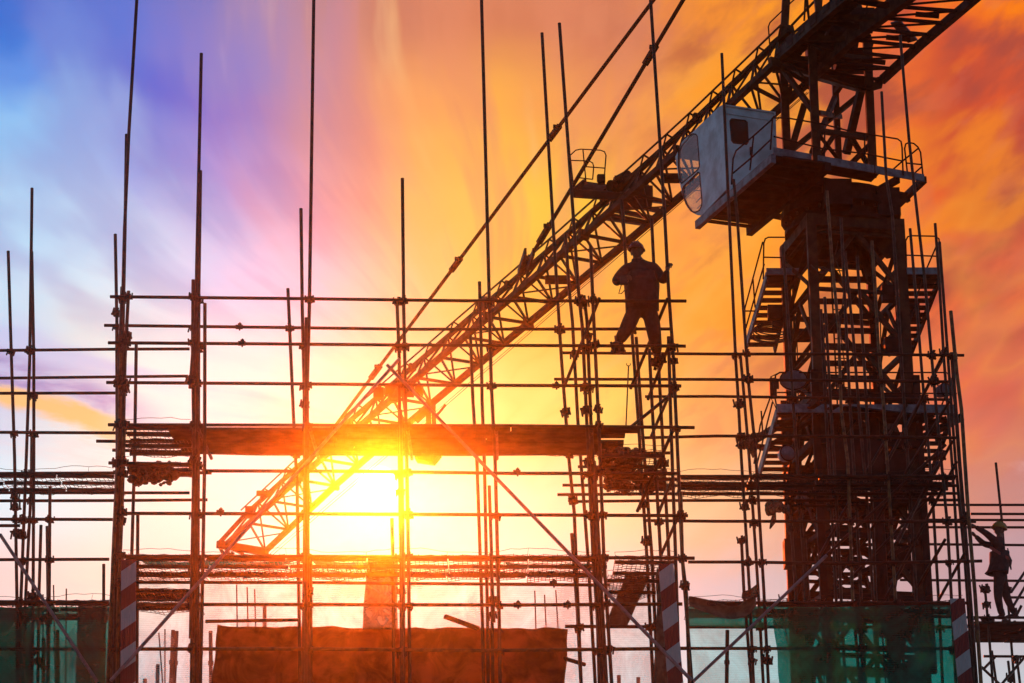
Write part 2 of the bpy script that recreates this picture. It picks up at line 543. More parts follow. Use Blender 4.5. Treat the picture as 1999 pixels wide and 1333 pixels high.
bld = thing('concrete_frame_building', (-1, 40, 0), 'raw concrete floor under construction below the tarpaulin', 'building')
for z in (3.7, 7.2):
    MB().box((-3.5, 38.9, z - .12), (13, 8.5, .24)).build('floor_slab', CONC, bld)
for x in (-9, -5, -1, 2):
    for y in (35.3, 42):
        MB().box((x, y, 1.73), (.5, .5, 3.46)).build('column', CONC, bld)
        MB().box((x, y, 5.33), (.5, .5, 3.26)).build('column', CONC, bld)

# ------------------------------------------------------------------ couplers (shared meshes)
def coupler_mesh(seed):
    rn = random.Random(seed)
    m = MB()
    m.tube([(0, 0, -.042), (0, 0, .042)], .037, 8)
    m.tube([(-.042, -.05, 0), (.042, -.05, 0)], .037, 8)
    m.box((0, -.025, 0), (.07, .06, .075))
    for sx, sz in ((.052, .0), (-.05, .012)):
        m.tube([(sx, -.01, sz - .03), (sx, .02, sz + .045 + rn.random() * .02)], .012, 6)
        m.box((sx, .0, sz - .028), (.034, .034, .02))
    m.tube([(.01, -.085, .05), (-.01, -.09, -.055 - rn.random() * .02)], .012, 6)
    m.box((.01, -.085, .045), (.035, .03, .022))
    return m


CPM = []
for k in range(3):
    ob = coupler_mesh(k).build('coupler', IRON)
    CPM.append(ob.data)
    bpy.data.objects.remove(ob)


def coupler(par, pos, rz=None, s=1.0):
    o = bpy.data.objects.new('coupler', random.choice(CPM))
    C.objects.link(o)
    o.parent = par
    o.location = Vector(pos) - par.location
    o.rotation_euler = (random.choice((0, math.pi)) + random.uniform(-.1, .1), random.uniform(-.25, .25), random.uniform(-.2, .2) if rz is None else rz)
    k = s * random.uniform(.9, 1.2)
    o.scale = (k, k, k)
    return o


RP = .0242


class Scaf:
    def __init__(s, loc, label):
        s.root = thing('pipe_scaffold', loc, label, 'scaffold')
        s.up, s.led = [], []

    def upright(s, pts, Y, r=RP, m=RUST, ground=True, couple=True):
        w = [P(x, y, Y) for x, y in pts]
        if ground:
            a, b = w[-2], w[-1]
            d = (b - a).normalized()
            d.x = max(-.05, min(.05, d.x))
            e = b + d * (b.z / -d.z)
            e.z = 0
            w.append(e)
        n0 = len(w)
        MB().tube(w, r, 8).build('upright', m, s.root)
        if couple:
            s.up.append((w, Y))
        return w

    def ledger(s, pts, Y, r=RP, m=RUST, couple=True, name='ledger'):
        w = [P(x, y, Y - .052) for x, y in pts]
        MB().tube(w, r, 8).build(name, m, s.root)
        if couple:
            s.led.append((w, Y))
        return w

    def brace(s, a, b, Ya, Yb=None, r=RP, m=RUST):
        w = [P(a[0], a[1], Ya), P(b[0], b[1], Yb or Ya)]
        MB().tube(w, r, 8).build('brace', m, s.root)
        return w

    def couple(s, prob=.8, tol=.1, limit=290):
        n = 0
        for wl, Yl in s.led:
            for wu, Yu in s.up:
                if abs(Yl - Yu) > tol or random.random() > prob:
                    continue
                # intersection in X,Z
                for i in range(len(wu) - 1):
                    a, b = wu[i], wu[i + 1]
                    hit = None
                    for j in range(len(wl) - 1):
                        c, d = wl[j], wl[j + 1]
                        q = geometry.intersect_line_line_2d((a.x, a.z), (b.x, b.z), (c.x, c.z), (d.x, d.z))
                        if q:
                            hit = q
                    if hit and n < limit:
                        coupler(s.root, (hit[0], Yu, hit[1]))
                        n += 1
                        break

    def clip(s, px, py, k=1.1):
        """a coupler on whichever upright stands nearest to that spot"""
        best = None
        for w, Y in s.up:
            for a, b in zip(w, w[1:]):
                for i in range(9):
                    p = a.lerp(b, i / 8)
                    q = p - Vector((0, 0, H))
                    zc = q.y * CP + q.z * SP
                    d = math.hypot(CX + F * q.x / zc - px, .15 * (CY - F * (q.z * CP - q.y * SP) / zc - py))
                    if best is None or d < best[0]:
                        best = (d, a, b, Y)
        d, a, b, Y = best
        z = P(px, py, Y).z
        t = max(0, min(1, (z - a.z) / (b.z - a.z)))
        coupler(s.root, a.lerp(b, t), s=k)

    def sleeve(s, px, py, Y):
        p = P(px, py, Y)
        m = MB().tube([p - Vector((.05, 0, 0)), p + Vector((.05, 0, 0))], .036, 8)
        m.tube([p + Vector((.01, -.02, -.06)), p + Vector((.01, -.02, .06))], .012, 6)
        m.box(p + Vector((.01, -.03, .03)), (.05, .03, .025))
        m.build('sleeve_coupler', IRON, s.root)


# ------------------------------------------------------------------ main front scaffold
YF, YB = 30.0, 31.3
A = Scaf((-1.5, YF, 0), 'widest tube scaffold in front of the setting sun, bays of brown pipes')
U = A.upright
U([(267, 0), (251.5, 260), (243, 450), (240, 571), (233, 690), (231, 830)], YF)
U([(247, 262), (244, 450), (240, 640), (236, 880), (228, 1100), (222, 1333)], YF + .06)
U([(251, 568), (244, 700), (240, 880), (236, 1050)], YF - .06, ground=False)
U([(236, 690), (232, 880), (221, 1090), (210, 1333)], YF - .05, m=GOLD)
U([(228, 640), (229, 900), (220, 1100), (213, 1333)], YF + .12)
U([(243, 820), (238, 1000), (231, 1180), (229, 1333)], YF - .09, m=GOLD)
U([(225, 457), (228, 620), (231, 850)], YB, ground=False)
U([(266, 673), (262.5, 900), (257, 1090)], YB)
U([(269, 1005), (268.5, 1090), (267, 1333)], YB + .1)
U([(393, 104), (388, 335), (384, 520), (381, 760)], YF)
U([(391.5, 333), (388, 570), (387, 900), (386, 1333)], YF + .06)
U([(377, 546), (376, 680), (379, 900), (377, 1246)], YF - .06, ground=False)
U([(384, 590), (371, 758)], YF - .1, ground=False)
U([(383, 740), (383, 1000), (379, 1333)], YF - .02, m=GOLD)
U([(400, 592), (399.5, 900), (396, 1100), (391, 1333)], YF - .12)
U([(612.5, 0), (604, 600), (599.5, 760), (601, 1000), (602, 1333)], YF)
U([(587.5, 407), (590, 600), (594, 760), (595, 1000), (592, 1333)], YF + .06)
U([(562, 563), (568, 700), (573.5, 827), (580, 950), (586, 1333)], YB)
U([(785.5, 348), (788, 600), (790, 700), (794, 900), (797.5, 1100), (800, 1333)], YF)
U([(775, 590), (779.5, 700), (780, 900), (783, 1100), (784, 1333)], YF + .05)
U([(765, 1012), (767, 1090), (769, 1333)], YB)
U([(940, 0), (950, 380), (954.5, 560), (959, 750), (966.6, 900), (974.7, 1220), (976, 1333)], YF)
U([(936, 550), (939.5, 680), (941, 780), (945.5, 900), (952, 1220), (953, 1333)], YB - .1)
U([(918.5, 655), (923, 780), (931, 900), (942, 1220), (944, 1333)], YB)
U([(955, 948), (959.5, 1080), (962, 1333)], YB + .2)
U([(1058, 64), (1078.5, 420), (1096, 700), (1111, 900), (1121, 1000), (1134, 1320)], YB)
U([(1116, 1041), (1127, 1192), (1134, 1333)], YB + .2)
U([(1092, 45), (1119, 420), (1129.5, 570), (1137, 640), (1145.4, 820), (1158, 1090), (1176, 1333)], YF)
U([(1104, 455), (1111.5, 570), (1117.5, 627), (1128, 820), (1148, 1090), (1162, 1333)], YB + .3)
U([(1140, 577), (1146, 627), (1153.5, 820), (1168, 1090), (1178, 1333)], YF + .06)
U([(1153, 480), (1157, 580), (1168.5, 820), (1179, 1090), (1194, 1333)], YF - .08)
U([(1213, 390), (1216.5, 420), (1222, 516), (1233, 640), (1246, 820), (1263, 1090), (1275, 1333)], YB)
U([(1242, 658), (1252.5, 820), (1273, 1090), (1284, 1333)], YB + .2)
U([(1267.5, 681), (1273.5, 800), (1290, 1090), (1300, 1333)], YB - .3)
U([(1272, 428), (1276, 510), (1283, 660), (1291.5, 820), (1306, 1090), (1318, 1333)], YB - .1)
U([(1305, 657), (1309.5, 820), (1319, 1090), (1326, 1333)], YF + .2)
U([(1270, 0), (1297.5, 420), (1305, 564), (1314, 690), (1320, 820), (1332, 1090), (1339, 1180)], YF)
U([(1329, 960), (1332, 1090), (1340, 1160), (1346, 1333)], YF - .05, m=GOLD)
U([(1309, 1160), (1322, 1333)], YF + .35, m=GOLD)
for pts, dy, mm_ in (
        ([(381, 560), (380, 900), (376, 1240)], .1, RUST), ([(386, 620), (384, 900), (383, 1333)], -.11, RUST), ([(379, 880), (375, 1100), (372, 1246)], -.13, RUST),
        ([(238, 560), (232, 760), (229, 900)], .11, RUST), ([(233, 880), (226, 1100), (218, 1333)], .1, GOLD), ([(240, 700), (237, 900), (233, 1090), (232, 1333)], .0, RUST),
        ([(608, 330), (603, 640)], .1, RUST), ([(598, 620), (597, 900), (597, 1333)], -.1, RUST), ([(606, 1090), (607, 1333)], .1, RUST),
        ([(782, 800), (787, 1090), (788, 1333)], -.09, RUST), ([(1160, 900), (1171, 1100), (1184, 1333)], -.12, RUST), ([(1151, 860), (1163, 1090), (1170, 1333)], .12, RUST), ([(958, 1080), (964, 1215)], -.1, RUST)):
    U(pts, YF + dy, m=mm_, ground=pts[-1][1] > 1300, couple=False)
L = A.ledger
L([(215, 579), (600, 583), (900, 587), (1340, 587.5)], YF)
L([(203.5, 635), (500, 638.5), (800, 642.6), (1308, 642)], YB)
L([(211, 669), (500, 671), (800, 673.5), (1338.7, 675.5)], YF)
L([(207.6, 746.5), (500, 748.5), (900, 752), (1330, 753.4)], YF)
L([(211, 829), (600, 830), (1000, 831), (1356, 834.5)], YF)
L([(188, 861), (366, 863)], YB)
L([(219.5, 878.5), (500, 886), (900, 887), (1308, 884)], YB)
L([(212, 903.5), (392.6, 906.5)], YF)
L([(221, 921), (413, 923)], YB)
L([(395, 919), (700, 920), (1000, 924), (1322, 924)], YF)
L([(238, 1002), (600, 1003), (1343, 1006.5)], YF)
L([(235, 1086), (600, 1086), (1356, 1089.5)], YF)
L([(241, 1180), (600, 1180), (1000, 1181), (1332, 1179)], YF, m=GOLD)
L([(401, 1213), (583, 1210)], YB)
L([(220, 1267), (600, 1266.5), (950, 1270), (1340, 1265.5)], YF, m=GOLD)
L([(1103, 1222.6), (1283, 1223.5)], YB)
L([(240, 1136.6), (600, 1137), (950, 1140), (1190, 1142)], YB, couple=False)
L([(241, 1160), (395, 1161)], YB + .2, couple=False)
A.couple(.85)
for px, py in ((467, 638), (472, 670)):
    A.sleeve(px, py, YB if py < 650 else YF - .05)
for px, py in ((1009, 922), (1107, 1181), (1010, 1181), (1080, 1139), (430, 1000), (1085, 753)):
    A.sleeve(px, py, YF - .05)
# clips on the lashed uprights
for px, py in ((228, 612), (245, 655), (237, 740), (246, 760), (375, 640), (372, 740), (243, 925), (236, 1015), (380, 900), (236, 1140), (378, 1110), (594, 790), (600, 1155), (780, 1155), (782, 960), (958, 1170), (1100, 803), (1146, 800), (1146, 655), (1126, 690), (1107, 980), (1122, 975), (1172, 800), (1335, 1145), (1259, 1058), (1242, 985), (1286, 1020), (1290, 905), (960, 1200), (1150, 900), (1320, 705)):
    A.clip(px, py, 1.05)
# transoms: short tubes that tie the front and back rows
for px, py in ((383, 837), (600, 838), (789, 838), (961, 838), (1146, 840)):
    p = P(px, py, YF)
    MB().tube([p + Vector((.055, -.18, -.06)), p + Vector((.055, 1.25, -.06))], RP, 8).build('transom', RUST, A.root)
BR = A.brace
BR((216, 1329), (780, 700), YF - .5, YF - .12, m=GALV)
BR((755.6, 712), (1350, 1328), YF - .12, YF - .5, m=GALV)
BR((1170, 582), (1101, 756), YF - .1, YB)
BR((1303, 583), (1231, 758), YF - .1, YB)
BR((1309, 667), (1265, 779), YF + .1, YB)
BR((1322, 760), (1232, 833), YF + .1, YB)
BR((1311, 760), (1271, 852), YF + .15, YB + .2)
BR((1316, 835), (1244, 998), YF + .1, YB)
BR((1311, 937), (1286, 1001), YF + .1, YB)
BR((1327, 1002), (1289, 1086), YF + .1, YB)

# ------------------------------------------------------------------ left scaffold
YC = 32.6
B = Scaf((-7.0, YC, 0), 'tube scaffold cut by the left edge with splayed, uneven pole tops')
U = B.upright
U([(62.5, 367), (61.5, 450), (58, 700), (51.5, 890), (41, 1165), (38, 1333)], YC)
U([(62, 491), (66, 700), (66, 890), (64.6, 1165), (62, 1333)], YC + .06)
U([(16, 490), (22, 690), (28.4, 890), (33, 1165), (34, 1333)], YC)
U([(62, 850), (61, 950), (50, 1165), (46, 1333)], YC + 1.2)
U([(97.6, 950), (96, 1165), (94, 1333)], YC)
U([(80, 1025), (76, 1165), (74, 1333)], YC + 1.2)
U([(92, 1027), (93.5, 1165), (93, 1333)], YC + 1.3)
U([(202.5, 1101), (202, 1333)], YC + 1.2)
L = B.ledger
L([(-160, 686), (0, 684), (230, 681.5), (370, 681)], YC)
L([(-160, 739), (0, 738), (230, 735.5), (367, 734)], YC + 1.2)
L([(-160, 768), (0, 767.6), (228, 767)], YC)
L([(-160, 843), (228, 845), (370, 846)], YC)
L([(-160, 925), (0, 924), (225, 923)], YC)
L([(-160, 961.5), (370, 962)], YC + 1.2)
L([(-160, 978), (228, 977), (405, 975.5)], YC + 1.3)
L([(-160, 1013), (220, 1014)], YC)
L([(-160, 1026), (39, 1026)], YC - .3)
L([(-160, 1093), (213, 1091.6)], YC)
L([(-160, 1174), (213, 1175)], YC)
L([(-160, 1207), (213, 1208)], YC + 1.2)
L([(-160, 1267), (207, 1267)], YC)
U([(-60, 700), (-66, 1333)], YC)
B.couple(.7)
for px, py in ((23, 970), (24, 990), (30, 1040), (45, 1045), (63, 1165), (80, 1290)):
    B.clip(px, py)
B.brace((0, 1043), (190, 1331), YC - .3, YC - .5, m=GALV)

# ------------------------------------------------------------------ right scaffold in front of the crane tower
YR = 33.6
D = Scaf((4.0, YR, 0), 'tall tube scaffold wrapping the foot of the crane tower')
U = D.upright
U([(1409, 104), (1422.5, 400), (1436, 700), (1440, 760), (1447.5, 900), (1457, 1050), (1463, 1150), (1471, 1333)], YR)
U([(1445, 690), (1450.5, 750), (1459, 850), (1463, 900), (1473.5, 1050), (1480, 1150), (1490, 1333)], YR + 1.2)
U([(1432, 350), (1439, 420), (1451, 600), (1457, 690), (1461.5, 750), (1472, 850), (1476, 900), (1485, 1050), (1491, 1150), (1500, 1333)], YR - .05)
U([(1447.5, 1056), (1452, 1150), (1456, 1200)], YR + .4)
U([(1542, 978), (1546.6, 1060), (1555, 1176), (1562, 1333)], YR + 1.2)
U([(1571, 1050), (1579, 1170), (1586, 1333)], YR + 1.3)
U([(1721, 179), (1730, 346), (1742, 420), (1764, 775), (1785, 1100), (1796, 1333)], YR + .9)
U([(1757, 68), (1775, 277), (1788.6, 400), (1805, 544), (1823, 745), (1828, 800), (1850, 1030), (1866, 1333)], YR)
U([(1776.6, 446), (1790, 604), (1803.6, 775), (1820, 960), (1834, 1200), (1840, 1333)], YR + 1.2)
U([(1825.5, 436), (1833.7, 550), (1842.6, 700), (1859, 910), (1871, 1100), (1882, 1333)], YR + 1.1)
U([(1834, 472), (1850, 690), (1866, 910), (1884, 1100), (1900, 1333)], YR + .5)
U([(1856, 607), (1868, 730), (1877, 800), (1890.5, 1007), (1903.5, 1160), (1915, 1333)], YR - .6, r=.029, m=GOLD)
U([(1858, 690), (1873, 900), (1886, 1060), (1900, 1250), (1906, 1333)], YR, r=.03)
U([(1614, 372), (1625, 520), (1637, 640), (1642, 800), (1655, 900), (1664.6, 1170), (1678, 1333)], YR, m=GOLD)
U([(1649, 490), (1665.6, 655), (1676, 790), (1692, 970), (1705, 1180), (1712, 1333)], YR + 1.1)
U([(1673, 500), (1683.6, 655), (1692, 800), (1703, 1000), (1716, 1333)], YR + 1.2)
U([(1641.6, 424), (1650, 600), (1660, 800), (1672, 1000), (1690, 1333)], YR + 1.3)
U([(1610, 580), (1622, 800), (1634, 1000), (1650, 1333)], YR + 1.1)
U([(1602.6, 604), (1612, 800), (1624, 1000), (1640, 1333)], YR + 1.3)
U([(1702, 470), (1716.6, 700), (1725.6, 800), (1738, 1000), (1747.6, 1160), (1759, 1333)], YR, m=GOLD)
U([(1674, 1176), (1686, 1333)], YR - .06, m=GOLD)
U([(1754, 1176), (1767, 1333)], YR - .06, m=GOLD)
U([(1528, 478), (1537, 600), (1548, 780), (1556, 900), (1566, 1050), (1584, 1333)], YR + 1.3)
L = D.ledger
L([(1096.5, 688.5), (1400, 691), (1640, 691), (1882, 693.5)], YR)
L([(1081.5, 740), (1400, 740.5), (1851, 745)], YR)
L([(1259, 774), (1400, 773.6), (1854, 780)], YR + 1.2)
L([(1251, 854.6), (1400, 851), (1640, 852), (1866, 854.5)], YR)
L([(1128, 911), (1290, 911)], YR + 1.1)
L([(1327, 929.6), (1870, 930)], YR)
L([(1098, 947), (1300, 948), (1870, 948)], YR + .5)
L([(1088, 965.4), (1300, 964), (1870, 963)], YR + .9)
L([(1113, 979), (1300, 977), (1870, 976)], YR + 1.2)
L([(1257, 1016), (1400, 1017.5), (1905, 1018)], YR)
L([(1343, 1097), (1450, 1097), (1654, 1100), (1917, 1095)], YR)
L([(1345, 1176), (1600, 1177), (1888, 1177)], YR)
L([(1345, 1194), (1600, 1195), (1880, 1196)], YR + .6, couple=False)
L([(1345, 1224), (1600, 1224), (1880, 1224)], YR + 1.2)
L([(1345, 1265.6), (1600, 1266), (1895, 1266)], YR, m=GOLD)
L([(1545, 987.5), (1700, 987)], YR + 1.3)
D.couple(.8)
for px, py in ((1442, 790), (1446, 870), (1455, 990), (1430, 852), (1432, 1018), (1547, 1033), (1472, 1020), (1496, 1290), (1470, 1290), (1787, 870), (1846, 690), (1797, 780), (1823, 745), (1832, 890), (1884, 1010), (1790, 1060)):
    D.clip(px, py)
BR = D.brace
BR((1350, 1333), (1614, 1084), YR - .4, YR - .1, m=GALV)
BR((1600, 1096), (1846, 868), YR + .15, YR + .3)
BR((1849, 676), (1765, 848), YR, YR + 1.2)
BR((1854, 782), (1700, 1035), YR, YR + 1.2)
BR((1846, 690), (1730, 905), YR + 1.2, YR + 1.2)
BR((1860, 860), (1735, 1085), YR, YR + 1.1)
BR((1868, 900), (1728, 1170), YR + .4, YR + 1.1)
BR((1845, 1053), (1783, 1160), YR, YR + 1.1)
BR((1832, 900), (1752, 1060), YR + 1.0, YR)
BR((1886, 1075), (1833, 1170), YR, YR + 1.0)
BR((1770, 790), (1640, 1010), YR + 1.25, YR + 1.25)
BR((1845, 940), (1660, 1130), YR + 1.25, YR + 1.25)
BR((1700, 905), (1600, 1085), YR + 1.25, YR + 1.2)
# ------------------------------------------------------------------ far right scaffold with the second worker
YW = 40.0
E_ = Scaf((9.2, YW, 0), 'tube scaffold at the right edge under the yellow helmeted worker')
U = E_.upright
U([(1944, 903), (1955.5, 1014), (1966, 1150)], YW + 1.1)
U([(1923, 1151), (1929, 1217), (1938, 1333)], YW)
U([(1936, 1270), (1945, 1333)], YW + 1.0)
U([(1985, 1285), (1991, 1333)], YW + .5)
U([(1968, 1290), (1973, 1333)], YW + 1.2)
U([(2060, 900), (2075, 1333)], YW)
L = E_.ledger
L([(1819, 985.5), (2110, 985.5)], YW + 1.1)
L([(1895, 1003), (2110, 1003.5)], YW)
L([(1790, 1014.5), (2110, 1015.5)], YW + 1.2)
L([(1790, 1029), (2110, 1029.5)], YW + 1.1, couple=False)
L([(1786, 1062), (2110, 1065)], YW + .9, couple=False)
L([(1757, 1132), (2110, 1134.5)], YW + .9, couple=False)
L([(1970, 1166), (2110, 1167)], YW + 1.0)
L([(1885, 1205), (2110, 1206)], YW)
L([(1885, 1222), (2110, 1222)], YW + .5)
L([(1920, 1281), (2110, 1282)], YW + 1.2)
E_.couple(.9)
BR = E_.brace
BR((2000, 1117), (1974, 1156), YW + 1, YW + .6)
BR((2010, 1130), (1977, 1185), YW + 1.1, YW + .6)
BR((1994, 1182), (1982, 1206), YW + .4, YW + .4)
BR((1916, 1302), (1962, 1345), YW, YW + 1)
BR((1920, 1306), (1942, 1283), YW, YW + .8)
BR((1999, 1284), (1955, 1336), YW + .8, YW)
for px, py in ((1900, 1003), (1905, 1012), (1976, 1152), (1970, 1325), (1995, 1200), (1915, 1180)):
    E_.clip(px, py, 1.3)


# ------------------------------------------------------------------ decks
def deck_planks(x0, x1, py, Y, widths, label, ragged=(60, 60), m=WOOD, split=3, dz=-.05):
    z = P(x0, py, Y).z + dz
    cx = P((x0 + x1) / 2, py, Y).x
    root = thing('plank_deck', (cx, Y, z), label, 'scaffold deck')
    y = Y
    for w in widths:
        X0 = P(x0 + random.uniform(-.3, 1) * ragged[0], py, Y).x
        X1 = P(x1 - random.uniform(-.3, 1) * ragged[1], py, Y).x
        cuts = [X0] + sorted(X0 + (X1 - X0) * ((k + random.uniform(-.25, .25)) / split) for k in range(1, split)) + [X1]
        for a, b in zip(cuts, cuts[1:]):
            MB().box(((a + b) / 2, y + w / 2, z + random.uniform(-.008, .012)), (b - a - .012, w - .012, .045), Matrix.Rotation(random.uniform(-.004, .004), 3, 'Z')).build('plank', m, root)
        y += w
    return root, z


def mesh_deck(x0, x1, py, Y, depth, label, panels=4, dz=.03, gap=.012, cell=(.06, .13), wire=.0052, bars=4):
    """welded wire mesh boards on the tubes; every board is a part, its wires joined"""
    z = P(x0, py, Y).z + dz
    X0, X1 = P(x0, py, Y).x, P(x1, py, Y).x
    root = thing('mesh_deck', ((X0 + X1) / 2, Y, z), label, 'scaffold deck')
    pw = (X1 - X0) / panels
    for k in range(panels):
        a, b = X0 + k * pw + gap, X0 + (k + 1) * pw - gap
        m = MB()
        ny = max(2, int(depth / cell[1]))
        sag = [random.uniform(-.02, .02) for _ in range(4)]

        def zz(x, y):
            u = (x - a) / (b - a)
            return z + .02 * math.sin(u * 9 + sag[0] * 90) * (y - Y) + sag[1] + sag[2] * u + .008 * math.sin(u * 40 + y * 9)
        for j in range(ny + 1):
            y = Y + depth * j / ny
            n = 10
            m.tube([(a + (b - a) * i / n, y, zz(a + (b - a) * i / n, y)) for i in range(n + 1)], wire, 3, False)
        nx = int((b - a) / cell[0])
        for i in range(nx + 1):
            x = a + (b - a) * i / nx
            y0 = random.uniform(-.05, .03)
            m.tube([(x, Y + y0, zz(x, Y)), (x + random.uniform(-.01, .01), Y + depth * .5, zz(x, Y + depth * .5)), (x, Y + depth, zz(x, Y + depth))], wire, 3, False)
        m.build('wire_mesh', WIRE, root)
        for j in range(bars):
            y = Y + depth * (j + .3) / bars
            MB().beam((a, y, z - .022), (b, y, z - .03), .05, .045).build('bearer', RUST, root)
    # loose edge wire along the front
    m = MB()
    pts = []
    n = int((X1 - X0) / .12)
    for i in range(n + 1):
        pts.append((X0 + (X1 - X0) * i / n, Y - .03, z + .06 + .03 * math.sin(i * .45) + random.uniform(-.012, .012)))
    m.tube(pts, .004, 3, False)
    for i in range(0, n, 9):
        p = Vector(pts[i])
        m.tube([p, p - Vector((random.uniform(-.02, .02), 0, .08))], .003, 3, False)
    m.build('edge_wire', WIRE, root)
    return root, z


deck_planks(326, 1240, 829, YF + .02, (.2, .21, .19, .22, .2, .2), 'long solid plank deck right above the sun, seen from below', (10, 70), split=3)
mesh_deck(238, 372, 833, YF + .05, 1.2, 'short wire mesh deck left of the solid plank deck', 1)
mesh_deck(395, 1180, 879, YF + 1.15, .3, 'narrow wire mesh strip along the back of the plank deck', 5, bars=1)
mesh_deck(242, 372, 905, YF + .02, .75, 'wire mesh deck under the grey clump beside the twin poles', 1, bars=3)
mesh_deck(241, 1190, 1088, YF + .05, 1.3, 'lowest and longest wire mesh deck above the brown tarpaulin', 6, bars=3)
mesh_deck(-120, 222, 926, YC + .03, 1.15, 'wire mesh deck on the scaffold cut by the left edge', 3, bars=3)
mesh_deck(-120, 215, 1176, YC + .03, 1.2, 'lowest mesh deck at the left edge above green netting', 3, bars=3)
mesh_deck(1170, 1300, 884, YF + .1, 1.1, 'crumb covered mesh deck under the standing worker', 1, bars=2)
mesh_deck(1195, 1325, 930, YF + .9, 1.0, 'crumb covered lower mesh deck beside the striped right board', 1, bars=2)
mesh_deck(1328, 1868, 931, YR + .03, 1.2, 'wire mesh deck crossing the crane tower above the plastic bag', 4, bars=4)
mesh_deck(1200, 1320, 1092, YF + .1, 1.3, 'mesh deck end hidden behind the red and white right board', 1, bars=2)
mesh_deck(1345, 1880, 1178, YR + .03, 1.2, 'wire mesh deck on top of the dense green netting', 4, bars=3)
mesh_deck(242, 380, 1165, YB - .2, 1.2, 'mesh deck between the left striped board and poles', 1, bars=2)
deck_planks(1893, 2110, 1210, YW - .15, (.22, .2, .21, .2, .22, .2, .2, .22), 'dark plank deck carrying the worker with yellow helmet', (30, 5), split=2)


def crumbs(x0, x1, py, Y0, Y1, n, label, hang=.0):
    z = P((x0 + x1) / 2, py, Y0).z
    m = MB()
    for _ in range(n):
        x = P(random.uniform(x0, x1), py, Y0).x
        y = random.uniform(Y0, Y1)
        r = random.choice((.02, .03, .04, .06))
        M = Matrix.Rotation(random.uniform(0, 6), 3, 'X') @ Matrix.Rotation(random.uniform(0, 6), 3, 'Z')
        m.ball((x, y, z + r * .5 + random.uniform(-.01, hang)), r * random.uniform(.7, 1.6), r, r * random.uniform(.35, .9), 6, 4, M)
    o = m.build('mortar_crumbs', JUNK, None, (P((x0 + x1) / 2, py, Y0).x, Y0, z))
    return tag(o, label, 'rubble', kind='stuff')


mesh_deck(240, 374, 866, YF + .4, .8, 'narrow mesh panel behind the left twin poles, below the plank ends', 1, bars=2, cell=(.05, .10))
mesh_deck(242, 1185, 1118, YF + .75, .62, 'second sagging mesh layer right under the lowest long deck', 6, bars=1, cell=(.05, .09))
mesh_deck(244, 376, 1150, YF + .3, 1.3, 'crumpled mesh panel between left striped board and twin poles', 1, bars=3, cell=(.045, .09))
mesh_deck(1185, 1290, 1128, YF + .3, 1.4, 'crumpled mesh panel left of the right striped board', 1, bars=2, cell=(.045, .09))
crumbs(243, 335, 921, YF + .1, YF + .9, 130, 'lumps of dried mortar on the mesh beside the left twin poles', .1)
crumbs(1172, 1260, 886, YF + .2, YF + 1.2, 150, 'lumps of mortar on the mesh below the standing worker', .08)
crumbs(1180, 1300, 928, YF + .9, YF + 1.9, 190, 'thick mortar lumps on the lower mesh below the standing worker', .1)
crumbs(1905, 1999, 1209, YW - .1, YW + 1.3, 60, 'small rubble at the feet of the yellow helmeted worker', .06)


# ------------------------------------------------------------------ nets, cloths, tarpaulins
def sheet(name, quad, Y, mat_, label, cat, nx=40, nz=16, wav=.05, seed=0, thick=.006, hang=0.0, edge=.0, smooth=True):
    """quad: TL, TR, BR, BL picture corners at distance Y -> a rippled cloth of real thickness"""
    tl, tr, br, bl = (P(x, y, Y) for x, y in quad)
    c = (tl + tr + br + bl) / 4
    m = MB()
    vs = []
    for j in range(nz + 1):
        v = j / nz
        for i in range(nx + 1):
            u = i / nx
            p = (tl * (1 - u) + tr * u) * (1 - v) + (bl * (1 - u) + br * u) * v
            w = noise.noise(Vector((p.x * 1.3 + seed * 9, p.z * .5, seed))) * wav * 1.6 + noise.noise(Vector((p.x * 4.1, p.z * 1.7 + seed * 5, seed))) * wav * .7
            w += noise.noise(Vector((p.x * 9 + seed, p.z * 6, 3))) * wav * .25
            q = Vector((p.x, p.y + w, p.z))
            if hang and v < .5:
                q.z -= hang * (1 - 2 * v) * abs(math.sin(u * math.pi * max(1, round((tr.x - tl.x) / 1.3)))) * (.6 + .6 * random.random() * 0)
            if edge and (i in (0, nx)):
                q.x += noise.noise(Vector((0, p.z * 2.5, seed))) * edge
            if edge and (j == 0):
                q.z += noise.noise(Vector((p.x * 3, 0, seed))) * edge
            vs.append(q)
    fs = []
    for j in range(nz):
        for i in range(nx):
            a = j * (nx + 1) + i
            fs.append((a, a + nx + 1, a + nx + 2, a + 1))
    m.add(vs, fs)
    o = m.build(name, mat_, None, c, smooth)
    if thick:
        md = o.modifiers.new('thickness', 'SOLIDIFY')
        md.thickness = thick
    return tag(o, label, cat)


sheet('dust_net', [(236, 1139), (1286, 1141), (1300, 1420), (236, 1420)], YB + 1.1, NETP, 'pale dust net stretched low behind the middle scaffold', 'safety net', 90, 14, .05, 1, 0, 0, .01)
sheet('safety_net', [(-140, 1183), (226, 1184), (222, 1420), (-140, 1420)], YC - .15, NETD, 'dark green safety net low at the left edge', 'safety net', 40, 16, .05, 2, 0, 0, .02)
sheet('safety_net', [(-140, 1196), (60, 1190), (52, 1420), (-140, 1420)], YC + .35, NETG, 'second green net layer bunched in the bottom left corner', 'safety net', 24, 14, .07, 9, 0, 0, .03)
sheet('safety_net', [(1508, 1188), (1872, 1179), (1884, 1420), (1530, 1420)], YR - .12, NETG, 'large bright green safety net below the crane tower', 'safety net', 50, 16, .05, 3, 0, 0, .02)
sheet('safety_net', [(1340, 1182), (1600, 1182), (1600, 1226), (1345, 1222)], YR + .35, NETG, 'narrow green net strip behind the sagging canvas', 'safety net', 30, 8, .05, 5, 0, 0, .03)
